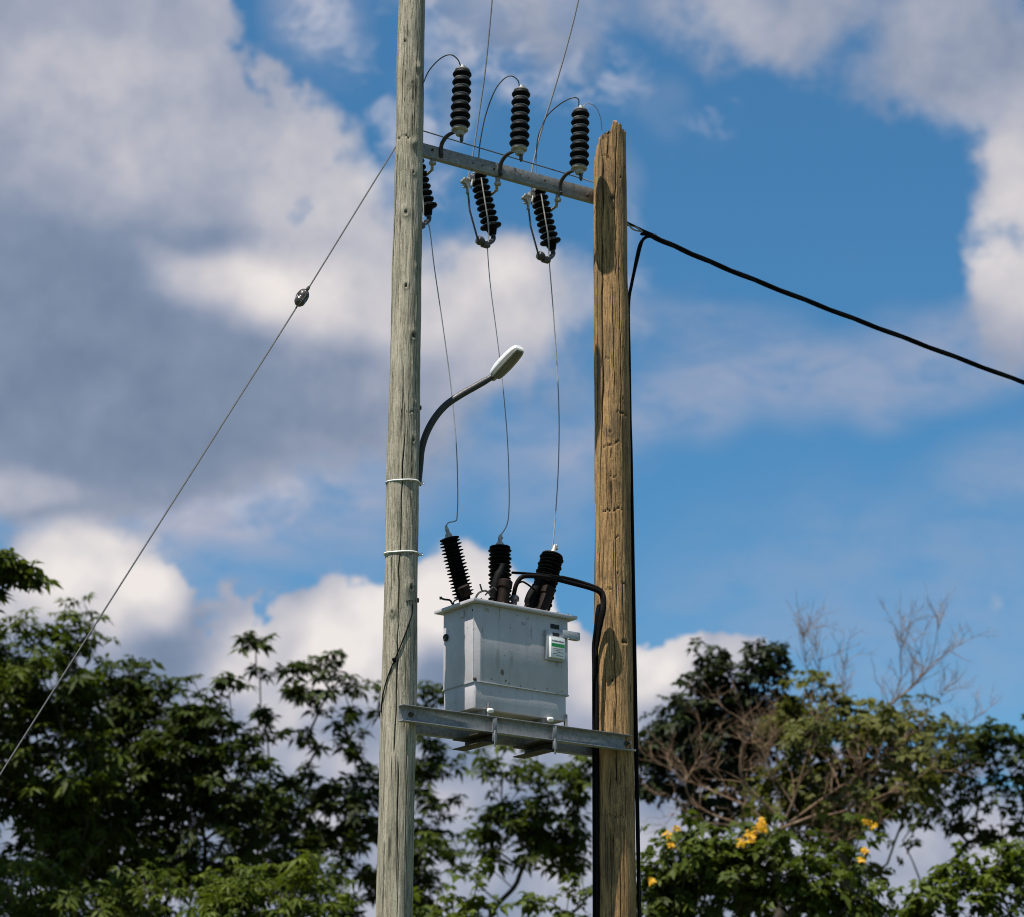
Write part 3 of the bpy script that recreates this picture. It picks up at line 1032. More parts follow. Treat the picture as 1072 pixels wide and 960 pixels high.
def bushing(base, top, r, n, parent, terminal_tip, cover=None):
    ax_ = (top - base).normalized()
    L_ = (top - base).length
    p = [(r * .52, 0), (r * .55, L_ * .12)]
    for k in range(n):
        h0 = L_ * (.10 + .86 * k / n)
        d = L_ * .86 / n
        rr_ = r * (1.0 if k % 2 else .93)
        p += [(r * .62, h0), (rr_ * .97, h0 + d * .30), (rr_, h0 + d * .42), (rr_ * .96, h0 + d * .52), (r * .62, h0 + d * .62)]
    p += [(r * .9, L_ * .965), (r * .86, L_ * .985), (r * .5, L_)]
    b = MB().lathe(base, ax_, p, 28).build('bushing', M['rubber'], parent, sharp=50)
    t = MB()
    t.lathe(top, ax_, [(r * .36, -.01), (r * .33, .02), (r * .20, .035), (r * .15, .075), (r * .10, .09)], 10)
    t.tube([top + ax_ * .05, terminal_tip], .011, 8)
    t.lathe(terminal_tip - ax_ * .03, ax_, [(.016, -.008), (.017, .0), (.016, .008)], 8)
    t.build('terminal', M['cast'], b)
    return b, ax_


HO, LO = -.10, .07
bushing(P(487.5, 632, HO), P(470.0, 562.5, HO), .092, 17, tr, P(466.8, 550.5, HO))
bushing(P(523.5, 640, HO), P(523.3, 571.5, HO), .098, 14, tr, P(524.6, 559.5, HO))
bushing(P(562.5, 643, HO), P(578.6, 580.5, HO), .104, 14, tr, P(583.0, 571.0, HO))
# low voltage bushings with brown caps, black lug boots and small fittings
for (bx, by, tx, ty, r) in ((525.5, 636, 529.3, 607.0, .054), (566.5, 642, 574.8, 614.5, .052)):
    a, b = P(bx, by, LO), P(tx, ty, LO)
    ax_ = (b - a).normalized()
    L_ = (b - a).length
    MB().lathe(a, ax_, [(r * .9, 0), (r * .92, L_ * .68), (r * 1.12, L_ * .72), (r * 1.14, L_ * .93), (r * .9, L_ * .98), (r * .4, L_)], 18).build('low_voltage_bushing', M['brownglaze'], tr)
for pts, r in (([(516.5, 627), (520.5, 607), (527, 592)], .034), ([(552.5, 636), (557, 622), (566.5, 610)], .038)):
    q = spline([P(x_, y_, LO - .05) for x_, y_ in pts], 5)
    MB().tube(q, [r * (1.15 if 1 < i < len(q) - 3 else .85) for i in range(len(q))], 12).build('cable_boot', M['cable'], tr)
m2 = MB().lathe(P(489, 624, LO), P(483.5, 611, LO) - P(489, 624, LO), [(.045, 0), (.044, .05), (.05, .06), (.05, .08), (.035, .09)], 14)
m2.build('low_voltage_bushing', M['brownglaze'], tr)
m2 = MB().lathe(P(537.5, 635, LO + .02), P(539.5, 620, LO + .02) - P(537.5, 635, LO + .02), [(.025, 0), (.025, .05), (.04, .055), (.036, .085), (.02, .10)], 12)
m2.build('low_voltage_bushing', M['darkmetal'], tr)
m2 = MB()
m2.tube(spline([P(474, 633, -.16), P(471, 628.5, -.16), P(465, 627.5, -.16), P(461.5, 626.0, -.16)], 4), .0085, 6)
m2.tube([P(461.6, 627.5, -.16), P(461.4, 624.8, -.16)], .013, 6)
m2.tube(spline([P(476, 635, -.16), P(475, 630, -.16), P(480, 627, -.16), P(488, 625.5, -.10)], 4), .006, 6)
m2.build('arcing_horn', M['darkmetal'], tr)
m2 = MB()
m2.tube(spline([P(497, 628, LO), P(501, 621, LO), P(508, 618.5, LO), P(513, 622, LO)], 4), .0085, 6)
m2.tube(spline([P(505, 620, LO), P(503.5, 615, LO), P(502.5, 611.5, LO)], 3), .008, 6)
m2.tube(spline([P(508, 623, LO), P(516, 615, LO), P(520, 618, LO)], 3), .006, 6)
m2.build('earth_lead', M['darkmetal'], tr)

# low voltage cables from the bushings over to the brown pole and down it
g = 'low voltage cables between transformer and right pole'
uP = UR
cab = MB()
cab.tube(spline([P(537.5, 624, LO + .02), P(540.5, 612, LO + .04), P(546, 604.5, LO + .06), P(555, 603.2, LO + .06), P(575, 605.0, LO + .06), P(600, 611, .10), P(620, 616.5, .13), P(628.5, 621, PR.rad(6) * .9), P(630.8, 629, .15), P(630.3, 640, .16), P(627.2, 655, .13), P(624.4, 680, .085)], 8), [.019] * 78 + [.018, .018, .017, .017, .016, .015, .014, .012, .009, .006, .003], 10)
tag(cab.build('power_cable', M['browncable']), 'thick brown cable arching from the transformer lid to the brown pole', 'cable', g)
cab = MB()
cab.tube(spline([P(536, 599.5, LO - .1), P(550, 600.3, LO - .1), P(575, 602.5, LO - .06), P(600, 607.5, .03), P(622, 614.5, .11), P(630, 619.5, .145), P(632.6, 628, .17), P(632, 640, .17), P(628.4, 656, .14), P(625.6, 680, .10)], 8),
         [.011] * 20 + [.018] * 45 + [.017, .016, .015, .014, .012, .010, .007, .003], 10)
tag(cab.build('power_cable', M['cable']), 'black cable just behind the brown one, from the middle bushing to the pole', 'cable', g)
cab = MB()
cab.tube(spline([P(541, 612, LO), P(547, 609, LO), P(556, 614.5, LO), P(562, 620, LO)], 6), .008, 8)
tag(cab.build('power_cable', M['cable']), 'short thin black cable hopping between the two low voltage bushings', 'cable', g)

# the bundle running down the near side of the brown pole
bund = MB()
rb = random.Random(3)
edge = [(632.0, 634), (629, 650), (626.4, 672), (625.2, 700), (625, 740), (624.6, 790), (624.4, 840), (624.2, 890), (623.8, 960), (623.4, 1040)]
for k in range(3):
    pts = []
    for (x_, y_) in edge:
        p_ = PR.axis(P(x_, y_).z)
        ang = R(-82 + 12 * k) if y_ > 660 else R(-72 + 12 * k + (672 - y_) * .5)
        rr_ = PR.rad(p_.z) + .008 + (.012 if k == 1 else 0)
        pts.append(p_ + PR.e1 * math.sin(ang) * rr_ + PR.e2 * math.cos(ang) * rr_)
    pts.append(PR.axis(.5) + PR.e1 * math.sin(R(-82 + 12 * k)) * .19 + PR.e2 * math.cos(R(-82 + 12 * k)) * .19)
    sp_ = spline(pts, 5)
    bund.tube(sp_, [.008, .012, .014] + [.016] * (len(sp_) - 3), 8)
tag(bund.build('cable_bundle', M['cable']), 'thick black cable bundle strapped down the left edge of the brown pole', 'cable', 'cable bundles on the brown pole')
bund = MB()
for k in range(3):
    pts = [P(680 - k * .6, 246.5, 0), P(672.5 - k, 252 + k, 0), P(667 - k * .6, 272, -.02), P(661.5, 296, -.03)]
    for y_ in (322, 380, 440, 470, 520, 600, 680, 760, 850, 960, 1040):
        p_ = PR.axis(P(645, y_).z)
        ang = R(98 + 9 * k - (y_ - 320) * .020)
        rr_ = PR.rad(p_.z) + (.002 if y_ < 470 else .006 + min((y_ - 470) / 490, 1) * .018)
        pts.append(p_ + PR.e1 * math.sin(ang) * rr_ + PR.e2 * math.cos(ang) * rr_)
    bund.tube(spline(pts, 6), .012 if k else .015, 8)
tag(bund.build('cable_bundle', M['cable']), 'black cable looping down from the service cable along the right edge of the brown pole', 'cable', 'cable bundles on the brown pole')

# aerial service cable leaving to the right
svc = empty('service_cable', P(657, 235), 'thick black twisted service cable sloping down to the right from the brown pole', 'cable')
mid = [P(672, 243, 0), P(690, 250.6, 0), P(760, 281, 0), P(860, 320.6, 0), P(960, 358.6, 0), P(1072, 400.5, 0), P(1190, 443.5, 0)]
line = spline(mid, 24)
m2 = MB()
for k in range(3):
    pts = []
    for i, c in enumerate(line):
        t = (line[min(i + 1, len(line) - 1)] - line[max(i - 1, 0)]).normalized()
        a = t.cross(Z).normalized(); b = t.cross(a)
        q_ = i * .17 + k * 2.094
        env = 1.35 if i < 18 else 1
        pts.append(c + (a * math.cos(q_) + b * math.sin(q_)) * .0125 * env)
    m2.tube(pts, .0135, 7)
m2.build('twisted_cable', M['cable'], svc)
m2 = MB()
q = [P(652, 233.2, -.02), P(660, 237, -.01), P(672, 242.5, 0), P(690, 249.5, 0)]
for k in range(2):
    pts = []
    sp_ = spline(q, 12)
    for i, c in enumerate(sp_):
        q_ = i * .22 + k * math.pi
        pts.append(c + Z * math.cos(q_) * .014 + N * math.sin(q_) * .014)
    m2.tube(pts, .0075, 6)
m2.build('dead_end_grip', M['wire'], svc)
m2 = MB()
m2.tube([P(652, 230.5, -.01), P(661, 235, 0), P(676, 242.2, 0), P(687, 246.4, 0)], .009, 6)
m2.build('tail', M['cable'], svc)

# ------------------------------------------------------------------ drop wires from the fuse cutouts to the bushings
g = 'bare wires hanging down to the transformer'
shift3 = cut3.location - cut.location
wire('drop_wire', [HINGE + shift3, P(449, 236, CO + .1), P(455, 282, CO + .08), P(463.5, 340, CO + .1), P(471.5, 400, CO + .15), P(477.3, 460, CO + .25), P(479.2, 510, HO - .06), P(478.6, 540, HO), P(476.5, 545.5, HO), P(470, 547.0, HO), P(466.8, 550.5, HO)], .0050,
     M['wire'], 'thin hanging wire to the left bushing, passing closest to the street lamp arm', 'wire', g)
wire('drop_wire', [HINGE + mvec, P(510.5, 262, CO + .1), P(513.5, 300, CO + .1), P(520, 350, CO + .1), P(526.5, 405, CO + .15), P(531.2, 460, CO + .25), P(533, 510, HO - .06), P(532.6, 538, HO), P(530.5, 550, HO), P(527, 556.5, HO), P(524.6, 559.5, HO)], .0050,
     M['wire'], 'thin hanging wire to the middle bushing, passing right behind the lamp head', 'wire', g)
wire('drop_wire', [HINGE, P(575.5, 280, CO + .1), P(579.5, 330, CO + .1), P(583.5, 390, CO + .15), P(585.3, 440, CO + .25), P(584.5, 490, HO - .1), P(581.5, 540, HO - .03), P(578.5, 577, HO), P(581.0, 574.5, HO)], .0056,
     M['wire'], 'pale thin hanging wire to the right bushing, nearest the brown pole', 'wire', g)
# ------------------------------------------------------------------ guy wire with its egg insulator
gs, ge = P(414, 154.0, 0), P(0, 811, 0)
gdir = (ge - gs).normalized()
tg = (0.05 - gs.z) / gdir.z
gend = gs + gdir * tg
guy = empty('guy_wire', gend, 'long diagonal guy wire with an egg insulator, running down left from the grey pole', 'guy wire')
MB().tube([gs, P(316, 313, 0), ge, gend], .0062, 6).build('strand', M['wiredark'], guy)
ec = P(315.7, 312.5, 0)
pe = [(.012, -.072), (.028, -.066), (.042, -.046), (.046, -.02), (.038, -.007), (.038, .007), (.046, .02), (.042, .046), (.028, .066), (.012, .072)]
egg = MB().lathe(ec, gdir, pe, 22).build('egg_insulator', M['egg'], guy, sharp=60)
sd = gdir.cross(N).normalized()
m2 = MB()
m2.tube(spline([ec - gdir * .105 + sd * .0, ec - gdir * .06 + sd * .041, ec + gdir * .02 + sd * .047, ec + gdir * .05 + N * .040, ec + gdir * .02 - sd * .040, ec - gdir * .06 - sd * .040, ec - gdir * .105], 6), .0045, 6)
m2.tube(spline([ec + gdir * .105, ec + gdir * .06 + N * .041, ec - gdir * .02 + N * .047, ec - gdir * .045, ec + gdir * .11], 6), .0045, 6)
m2.lathe(ec - gdir * .115, gdir, [(.01, -.02), (.014, -.01), (.014, .01), (.01, .02)], 8)
m2.build('wire_loop', M['darkmetal'], egg)
MB().tube([gend + Vector((0, 0, -.05)), gend - gdir * .8], .014, 8).build('anchor_rod', M['darkmetal'], guy)

# cord wound down the front of the grey pole
pts = []
for (x_, y_) in ((432.2, 632), (431.5, 642), (427.5, 655), (421, 672), (413.5, 690), (408, 703), (402.5, 720), (399.6, 736), (398.9, 746)):
    pts.append(PL.hit(x_, y_, .006))
cord = MB().tube(spline(pts, 6), .0055, 6)
kp = PL.hit(413.3, 690, .008)
cord.lathe(kp - PL.e1 * .012, PL.e1 - Z, [(.004, -.01), (.014, 0), (.013, .016), (.004, .03)], 8)
tag(cord.build('cord', M['cable']), 'thin black knotted cord slanting across the front of the grey pole', 'cord')

# ------------------------------------------------------------------ street lamp
lamp = empty('street_lamp', P(440, 505, -.12), 'street lamp on a curved dark arm sticking out from the grey pole', 'street lamp')
pts = [P(437.5, 508, -.155), P(439.6, 487, -.14), P(441.2, 471, -.11), P(446, 454.5, -.08), P(454.5, 438.5, -.04), P(466, 424.8, 0), P(480, 414.8, .05), P(497, 405, .11), P(510, 397.6, .15), P(520.5, 391.0, .19)]
sp_ = spline(pts, 6)
MB().tube(sp_, [.029] * (len(sp_) - 8) + [.028, .027, .026, .026, .025, .025, .025, .025], 14).build('arm', M['pipe'], lamp)
hb, ht = P(517.5, 393.3, .17), P(544.2, 364.6, .50)
d_ = (ht - hb).normalized()
HLn = (ht - hb).length
side = d_.cross(Z).normalized()
upv = side.cross(d_).normalized()
# roll the head a little, as the photo shows more of its underside
roll = R(2)
s2 = side * math.cos(roll) + upv * math.sin(roll)
u2 = upv * math.cos(roll) - side * math.sin(roll)
prof_w = [(0, .044, .034), (.04, .052, .046), (.18, .059, .058), (.42, .063, .062), (.70, .062, .056), (.88, .057, .046), (.96, .050, .036), (1.0, .040, .024)]
rt, rs_, rl = [], [], []
for (t, w, h) in prof_w:
    c = hb + d_ * (HLn * t)
    rt.append([c + s2 * (w * math.cos(q)) + u2 * (.004 + h * math.sin(q) * 1.15) for q in np.linspace(0, math.pi, 13)] + [c - s2 * (w * .98) - u2 * .004, c + s2 * (w * .98) - u2 * .004])
    rs_.append([c + s2 * (w * .99) - u2 * .006, c - s2 * (w * .99) - u2 * .006, c - s2 * (w * .84) - u2 * (.012 + h * .45), c + s2 * (w * .84) - u2 * (.012 + h * .45)])
MB().loft(rt).build('housing', M['lamptop'], lamp, sharp=45)
fr = MB().loft(rs_).build('lamp_frame', M['lampside'], lamp)
rl = []
for (t, w, h) in prof_w[1:7]:
    c = hb + d_ * (HLn * t)
    rl.append([c + s2 * (w * .58) - u2 * (.014 + h * .45), c - s2 * (w * .58) - u2 * (.014 + h * .45), c - s2 * (w * .46) - u2 * (.022 + h * .47), c + s2 * (w * .46) - u2 * (.022 + h * .47)])
MB().loft(rl).build('lens', M['lens'], fr, sharp=60)
MB().lathe(hb - d_ * .035, d_, [(.031, 0), (.034, .01), (.034, .05), (.030, .06)], 16).build('socket', M['lampside'], lamp)

# ------------------------------------------------------------------ trees


def leaves_mesh(name, centres, normals, mat, parent, n=8, Ln=.22, Wd=.06, droop=(-.1, .45), rngs=None, sizevar=.25, fold=.25, tint0=None):
    rg = rngs
    m = len(centres)
    C = np.repeat(np.asarray(centres), n, axis=0)
    Nn = np.repeat(np.asarray(normals), n, axis=0)
    ref = np.where(np.abs(Nn[:, 2:3]) < .9, np.array([[0, 0, 1.0]]), np.array([[1.0, 0, 0]]))
    T1 = np.cross(Nn, ref); T1 /= np.linalg.norm(T1, axis=1, keepdims=True)
    T2 = np.cross(Nn, T1)
    K = m * n
    phi = (np.tile(np.arange(n), m) / n * 2 * np.pi + np.repeat(rg.random(m) * 6.28, n) + rg.normal(0, .25, K))[:, None]
    a = -(droop[0] + (droop[1] - droop[0]) * rg.random(K))[:, None]
    D = np.cos(a) * (np.cos(phi) * T1 + np.sin(phi) * T2) + np.sin(a) * Nn
    S = np.cross(D, Nn); S /= np.linalg.norm(S, axis=1, keepdims=True) + 1e-9
    Up = np.cross(S, D)
    tw = rg.normal(0, .35, K)[:, None]
    S, Up = S * np.cos(tw) + Up * np.sin(tw), Up * np.cos(tw) - S * np.sin(tw)
    sc = (np.repeat(1 + rg.normal(0, sizevar, m), n) * (1 + rg.normal(0, .15, K))).clip(.4, 1.8)[:, None]
    L_, W_ = Ln * sc, Wd * sc
    down = np.array([[0, 0, -1.0]])
    v0 = C + D * L_ * .10
    v1 = C + D * L_ * .48 + S * W_ + Up * W_ * fold
    v2 = C + D * L_ * .48 - S * W_ + Up * W_ * fold
    v3 = C + D * L_ + down * L_ * .18
    vm = C + D * L_ * .52 + down * L_ * .02
    V = np.stack([v0, v1, vm, v2, v3], axis=1).reshape(-1, 3)
    b = np.arange(K)[:, None] * 5
    Ft = np.concatenate([b + np.array([[0, 2, 1]]), b + np.array([[0, 3, 2]]), b + np.array([[1, 2, 4]]), b + np.array([[2, 3, 4]])], axis=1).reshape(-1, 3)
    base = np.array(list(wloc(parent)))
    V = V - base
    me = bpy.data.meshes.new(name)
    me.vertices.add(len(V))
    me.vertices.foreach_set('co', V.astype(np.float32).ravel())
    me.loops.add(Ft.size)
    me.loops.foreach_set('vertex_index', Ft.astype(np.int32).ravel())
    me.polygons.add(len(Ft))
    me.polygons.foreach_set('loop_start', np.arange(0, Ft.size, 3, dtype=np.int32))
    me.polygons.foreach_set('loop_total', np.full(len(Ft), 3, dtype=np.int32))
    me.update(calc_edges=True)
    tn = np.repeat(rg.random(m) * .6, n) + rg.random(K) * .4
    at_ = me.attributes.new('tint', 'FLOAT', 'FACE')
    at_.data.foreach_set('value', np.repeat(tn, 4).astype(np.float32))
    me.materials.append(mat)
    o = bpy.data.objects.new(name, me)
    col.objects.link(o)
    o.parent = parent
    return o


def grow(root, trunk, targets, rg, step=.35, wig=.10, lift=.15):
    """a skeleton of nodes: the trunk line first, then a branch from the best node to every target"""
    pos, par = [], []
    for i, p in enumerate(trunk):
        pos.append(np.array(p)); par.append(i - 1)
    first = max(1, int(len(trunk) * .55))
    ok = [i >= first for i in range(len(trunk))]
    tips = []
    top = np.array(trunk[-1])
    order = np.argsort([np.linalg.norm(np.array(t) - top) for t in targets])
    for oi in order:
        t = np.array(targets[oi])
        A = np.array(pos)
        hd = np.linalg.norm((A - t)[:, :2], axis=1)
        d = np.linalg.norm(A - t, axis=1) + 1.3 * np.maximum(0, A[:, 2] - t[2] + .1 + .55 * hd) + np.where(np.array(ok), 0, 50)
        k = int(np.argmin(d))
        s_ = A[k]
        v = t - s_
        ln = np.linalg.norm(v)
        nst = max(1, int(ln / step))
        w1 = rg.normal(0, wig, 3) * ln * .6
        prev = k
        for j in range(1, nst + 1):
            f = j / nst
            q = s_ + v * f + w1 * math.sin(f * math.pi) * .7 + np.array([0, 0, lift * ln * (math.sin(f * math.pi) * -.4)])
            if j < nst: q = q + rg.normal(0, .03, 3)
            pos.append(q); par.append(prev); ok.append(True)
            prev = len(pos) - 1
        tips.append(prev)
    return pos, par, tips


def skeleton_mesh(pos, par, r_tip, power, rmax, name, mat, parent, keep=None):
    n = len(pos)
    cnt = np.zeros(n)
    kids = [[] for _ in range(n)]
    for i in range(n):
        if par[i] >= 0: kids[par[i]].append(i)
    for i in range(n - 1, -1, -1):
        if not kids[i]: cnt[i] = 1
        else: cnt[i] = sum(cnt[k] for k in kids[i])
    rad = np.minimum(r_tip * cnt ** power, rmax)
    mb = MB()
    seen = [False] * n
    for i in range(n):
        if seen[i]: continue
        # follow the heaviest child
        chain = [i] if par[i] < 0 else [par[i], i]
        seen[i] = True
        c = i
        while kids[c]:
            nx = max(kids[c], key=lambda k: cnt[k])
            if seen[nx]: break
            seen[nx] = True
            chain.append(nx)
            c = nx
        if len(chain) < 2: continue
        rr = [rad[k] for k in chain]
        if par[i] >= 0: rr[0] = min(rr[0], rr[1] * 1.25)
        rr[-1] *= .6
        mb.tube([pos[k] for k in chain], rr, 7 if rr[0] > .03 else 5, caps=False)
    return mb.build(name, mat, parent, sharp=80)


def in_blob(px, py, rx, ry, depth, rg, n, dz=1.0, shell=.35):
    """points through an ellipsoid standing at a depth, denser to its outside"""
    ppm = F / depth
    out = []
    c = at(px, py, depth)
    for _ in range(n):
        v = rg.normal(0, 1, 3)
        v /= np.linalg.norm(v)
        r = (shell + (1 - shell) * rg.random()) ** .6
        v *= r
        p = c + RGT * (v[0] * rx / ppm) + UPV * (v[2] * ry / ppm) + FWD * (v[1] * dz * (rx + ry) / 2 / ppm)
        out.append(np.array(list(p)))
    return out


def tree(name, label, cat, group, depth, blobs, dens, base_px, fork_px, leaf, lk, bark, seed, tips=(), per=3, spread=.22, rt=.009, power=.42, rmax=.16, up=.75, wig=.10, via=()):
    rg = np.random.default_rng(seed)
    g0 = at(base_px, 1300, depth)
    g0.z = 0
    fk = at(fork_px[0], fork_px[1], depth)
    g0 = Vector((g0.x, fk.y + rg.normal(0, .3), 0))
    root = empty(name, g0, label, cat, group)
    k = max(6, int((fk - g0).length / .45))
    trunk = []
    line_ = spline([g0] + [at(x_, y_, depth) for x_, y_ in via] + [fk], 12) if via else None
    wv = rg.normal(0, .18, 3)
    for i in range(k + 1):
        f = i / k
        if line_:
            trunk.append(np.array(list(line_[int(f * (len(line_) - 1))])))
            continue
        trunk.append(np.array(list(g0.lerp(fk, f))) + wv * math.sin(f * math.pi) * np.array([1, 1, 0]))
    ppm = F / depth
    T_ = []
    for b in blobs:
        bx, by, rx, ry = b[:4]
        dd = b[4] if len(b) > 4 else 0
        mul = b[5] if len(b) > 5 else 1.0
        nn = max(4, int(dens * mul * (rx / ppm) * (ry / ppm) * math.pi))
        T_ += in_blob(bx, by, rx, ry, depth + dd, rg, nn)
    nb = len(T_)
    for t in tips:
        T_.append(np.array(list(at(t[0], t[1], depth + (t[2] if len(t) > 2 else 0)))))
    pos, par, tp = grow(g0, trunk, T_, rg, wig=wig)
    skeleton_mesh(pos, par, rt, power, rmax, 'trunk', bark, root)
    cs, ns_ = [], []
    P0 = np.array(pos)
    cen = P0[tp].mean(axis=0) - np.array([0, 0, .6])
    for i, ti in enumerate(tp):
        c = P0[ti]
        n_here = per
        for _ in range(n_here):
            q = c + rg.normal(0, spread, 3) * np.array([1, 1, .6])
            o_ = q - cen
            o_ /= np.linalg.norm(o_) + 1e-6
            nn = o_ * (1 - up) + np.array([0, 0, up]) + rg.normal(0, .28, 3)
            cs.append(q); ns_.append(nn / np.linalg.norm(nn))
    leaves_mesh('crown', np.array(cs), np.array(ns_), leaf, root, rngs=rg, **lk)
    return root


PALM = dict(n=11, Ln=.205, Wd=.032, droop=(-.15, .55), fold=.3)
BROAD = dict(n=8, Ln=.15, Wd=.040, droop=(-.25, .5), fold=.2)
SMALL = dict(n=8, Ln=.13, Wd=.028, droop=(-.3, .5), fold=.25)
FEATH = dict(n=9, Ln=.17, Wd=.022, droop=(0, .6), fold=.2)
GT = 'trees behind the transformer'

# left group
tree('palmate_tree', 'dark tree with drooping palmate leaves at the left edge under the guy wire', 'tree', GT, 40,
     [(40, 705, 60, 48), (-20, 760, 90, 80), (60, 800, 75, 70), (20, 880, 110, 70), (75, 672, 30, 16), (-60, 690, 60, 50), (40, 1010, 120, 70, 0, .4)], 22, 30, (25, 900), M['leaf_mid'], PALM, M['bark'], 1,
     tips=[(92, 640), (80, 648), (88, 632), (98, 652), (24, 652), (35, 645), (15, 668), (70, 652)], per=4, spread=.17)
tree('palmate_tree', 'tree reaching in from the left edge with one leafy branch end above other foliage', 'tree', GT, 34,
     [(-60, 640, 60, 55), (-130, 700, 80, 90), (-120, 850, 100, 90, 0, .5)], 16, -140, (-110, 800), M['leaf_mid'], PALM, M['bark'], 2,
     tips=[(10, 594), (20, 598), (30, 603), (0, 588), (10, 606), (-10, 606), (-5, 614), (-20, 595), (2, 578), (16, 590), (24, 606), (3, 598), (6, 586), (34, 606), (-8, 596)], per=5, spread=.12)
tree('palmate_tree', 'umbrella topped tree left of centre with a low flat dome of leaves', 'tree', GT, 42,
     [(135, 715, 42, 22), (112, 740, 50, 32), (165, 755, 40, 40), (130, 810, 65, 60), (120, 890, 80, 70), (125, 1010, 90, 70, 0, .4)], 21, 130, (135, 880), M['leaf_dark'], PALM, M['bark'], 3,
     tips=[(110, 702), (122, 697), (135, 695), (148, 698), (160, 706), (170, 716), (100, 710), (172, 726)], per=4, spread=.17)
tree('palmate_tree', 'rounded dark tree with three leaf tufts on thin stalks above its crown', 'tree', GT, 41,
     [(215, 775, 48, 42), (190, 800, 50, 50), (240, 820, 50, 55), (215, 880, 80, 75), (205, 750, 26, 16), (215, 1010, 90, 70, 0, .4)], 23, 215, (215, 880), M['leaf_dark'], PALM, M['bark_dark'], 4,
     tips=[(201, 707), (231, 710), (245, 720), (226, 722), (240, 727), (190, 745), (210, 730), (252, 716), (235, 705)], per=3, spread=.09)
tree('palmate_tree', 'open tree beside the grey pole with leaf tufts on bare visible branches', 'tree', GT, 43,
     [(335, 700, 26, 14, 0, .7), (322, 716, 26, 16, 0, .8), (350, 745, 24, 26, 0, .8), (378, 780, 26, 18), (388, 830, 30, 40), (300, 840, 55, 38), (345, 850, 50, 50), (280, 880, 60, 60), (350, 920, 80, 60), (320, 785, 18, 30, 0, .6), (330, 1010, 110, 70, 0, .4)],
     17, 322, (325, 870), M['leaf_dark'], PALM, M['bark'], 5,
     tips=[(264, 668), (268, 675), (260, 674), (270, 668), (268, 703), (272, 705), (350, 686), (352, 688), (331, 690), (313, 695), (300, 699), (296, 700), (366, 712), (372, 716), (360, 712), (395, 716), (398, 722),
           (273, 745), (277, 748), (268, 748), (280, 752), (278, 768), (280, 774), (372, 745), (395, 745), (305, 722), (312, 728), (340, 708), (322, 697)], per=3, spread=.09, wig=.14)
# shrubs at the bottom left
tree('shrub', 'yellow green feathery shrub at the bottom, left of the grey pole', 'shrub', 'shrubs along the bottom', 33,
     [(285, 930, 55, 38), (225, 945, 50, 30), (325, 950, 45, 25), (270, 1010, 110, 60, 0, .5)], 24, 275, (275, 985), M['leaf_light'], FEATH, M['bark'], 6, per=5, spread=.17, up=.5)
tree('shrub', 'olive green shrub in the bottom left corner', 'shrub', 'shrubs along the bottom', 34,
     [(20, 930, 60, 35), (90, 945, 55, 30), (150, 935, 40, 30), (60, 1010, 120, 60, 0, .5)], 22, 60, (60, 985), M['leaf_mid'], FEATH, M['bark'], 7, per=5, spread=.17, up=.5)

# seen between the poles
tree('palmate_tree', 'dark tree right behind the grey pole, its foliage hanging beside it below the platform', 'tree', GT, 44,
     [(447, 790, 26, 34), (445, 735, 14, 18, 0, .6), (440, 860, 26, 55), (425, 920, 30, 50), (470, 790, 14, 16, 0, .5), (440, 1010, 50, 60, 0, .4)], 19, 425, (432, 900), M['leaf_dark'], PALM, M['bark_dark'], 8,
     tips=[(476, 835), (470, 846), (462, 880), (478, 880), (448, 717), (440, 720)], per=3, spread=.14)
tree('open_tree', 'thin branched tree seen between the poles under the platform, with a crooked dark trunk', 'tree', GT, 42,
     [(522, 866, 28, 22), (512, 795, 20, 16, 0, .8), (548, 805, 34, 18, 0, .9), (590, 820, 34, 26), (580, 865, 36, 34, 0, 1.5), (550, 885, 40, 18), (522, 866, 28, 22), (600, 890, 20, 20), (530, 838, 14, 12), (470, 885, 28, 14, 0, .6), (490, 905, 22, 18, 0, .6), (610, 800, 24, 20, 0, .8)],
     20, 470, (546, 900), M['leaf_mid'], PALM, M['bark_dark'], 9, tips=[(505, 780), (520, 784), (535, 780), (560, 785), (595, 905), (585, 912), (605, 908), (480, 890), (455, 875)], per=3, spread=.13, wig=.16, via=[(490, 1010), (512, 962), (524, 944), (541, 925)])
tree('shrub', 'pale green shrub at the bottom between the two poles', 'shrub', 'shrubs along the bottom', 36,
     [(470, 945, 34, 24), (515, 935, 22, 18), (445, 955, 20, 22), (500, 1000, 80, 50, 0, .5)], 22, 480, (480, 985), M['leaf_light'], BROAD, M['bark'], 10, tips=[(500, 915), (505, 905)], per=3, spread=.14, up=.55)
tree('shrub', 'small green shrub at the bottom, just left of the brown pole', 'shrub', 'shrubs along the bottom', 36,
     [(570, 950, 30, 18), (605, 945, 22, 20), (580, 1000, 50, 45, 0, .5)], 22, 585, (585, 985), M['leaf_mid'], BROAD, M['bark'], 11, tips=[(610, 925), (555, 945)], per=3, spread=.14, up=.55)

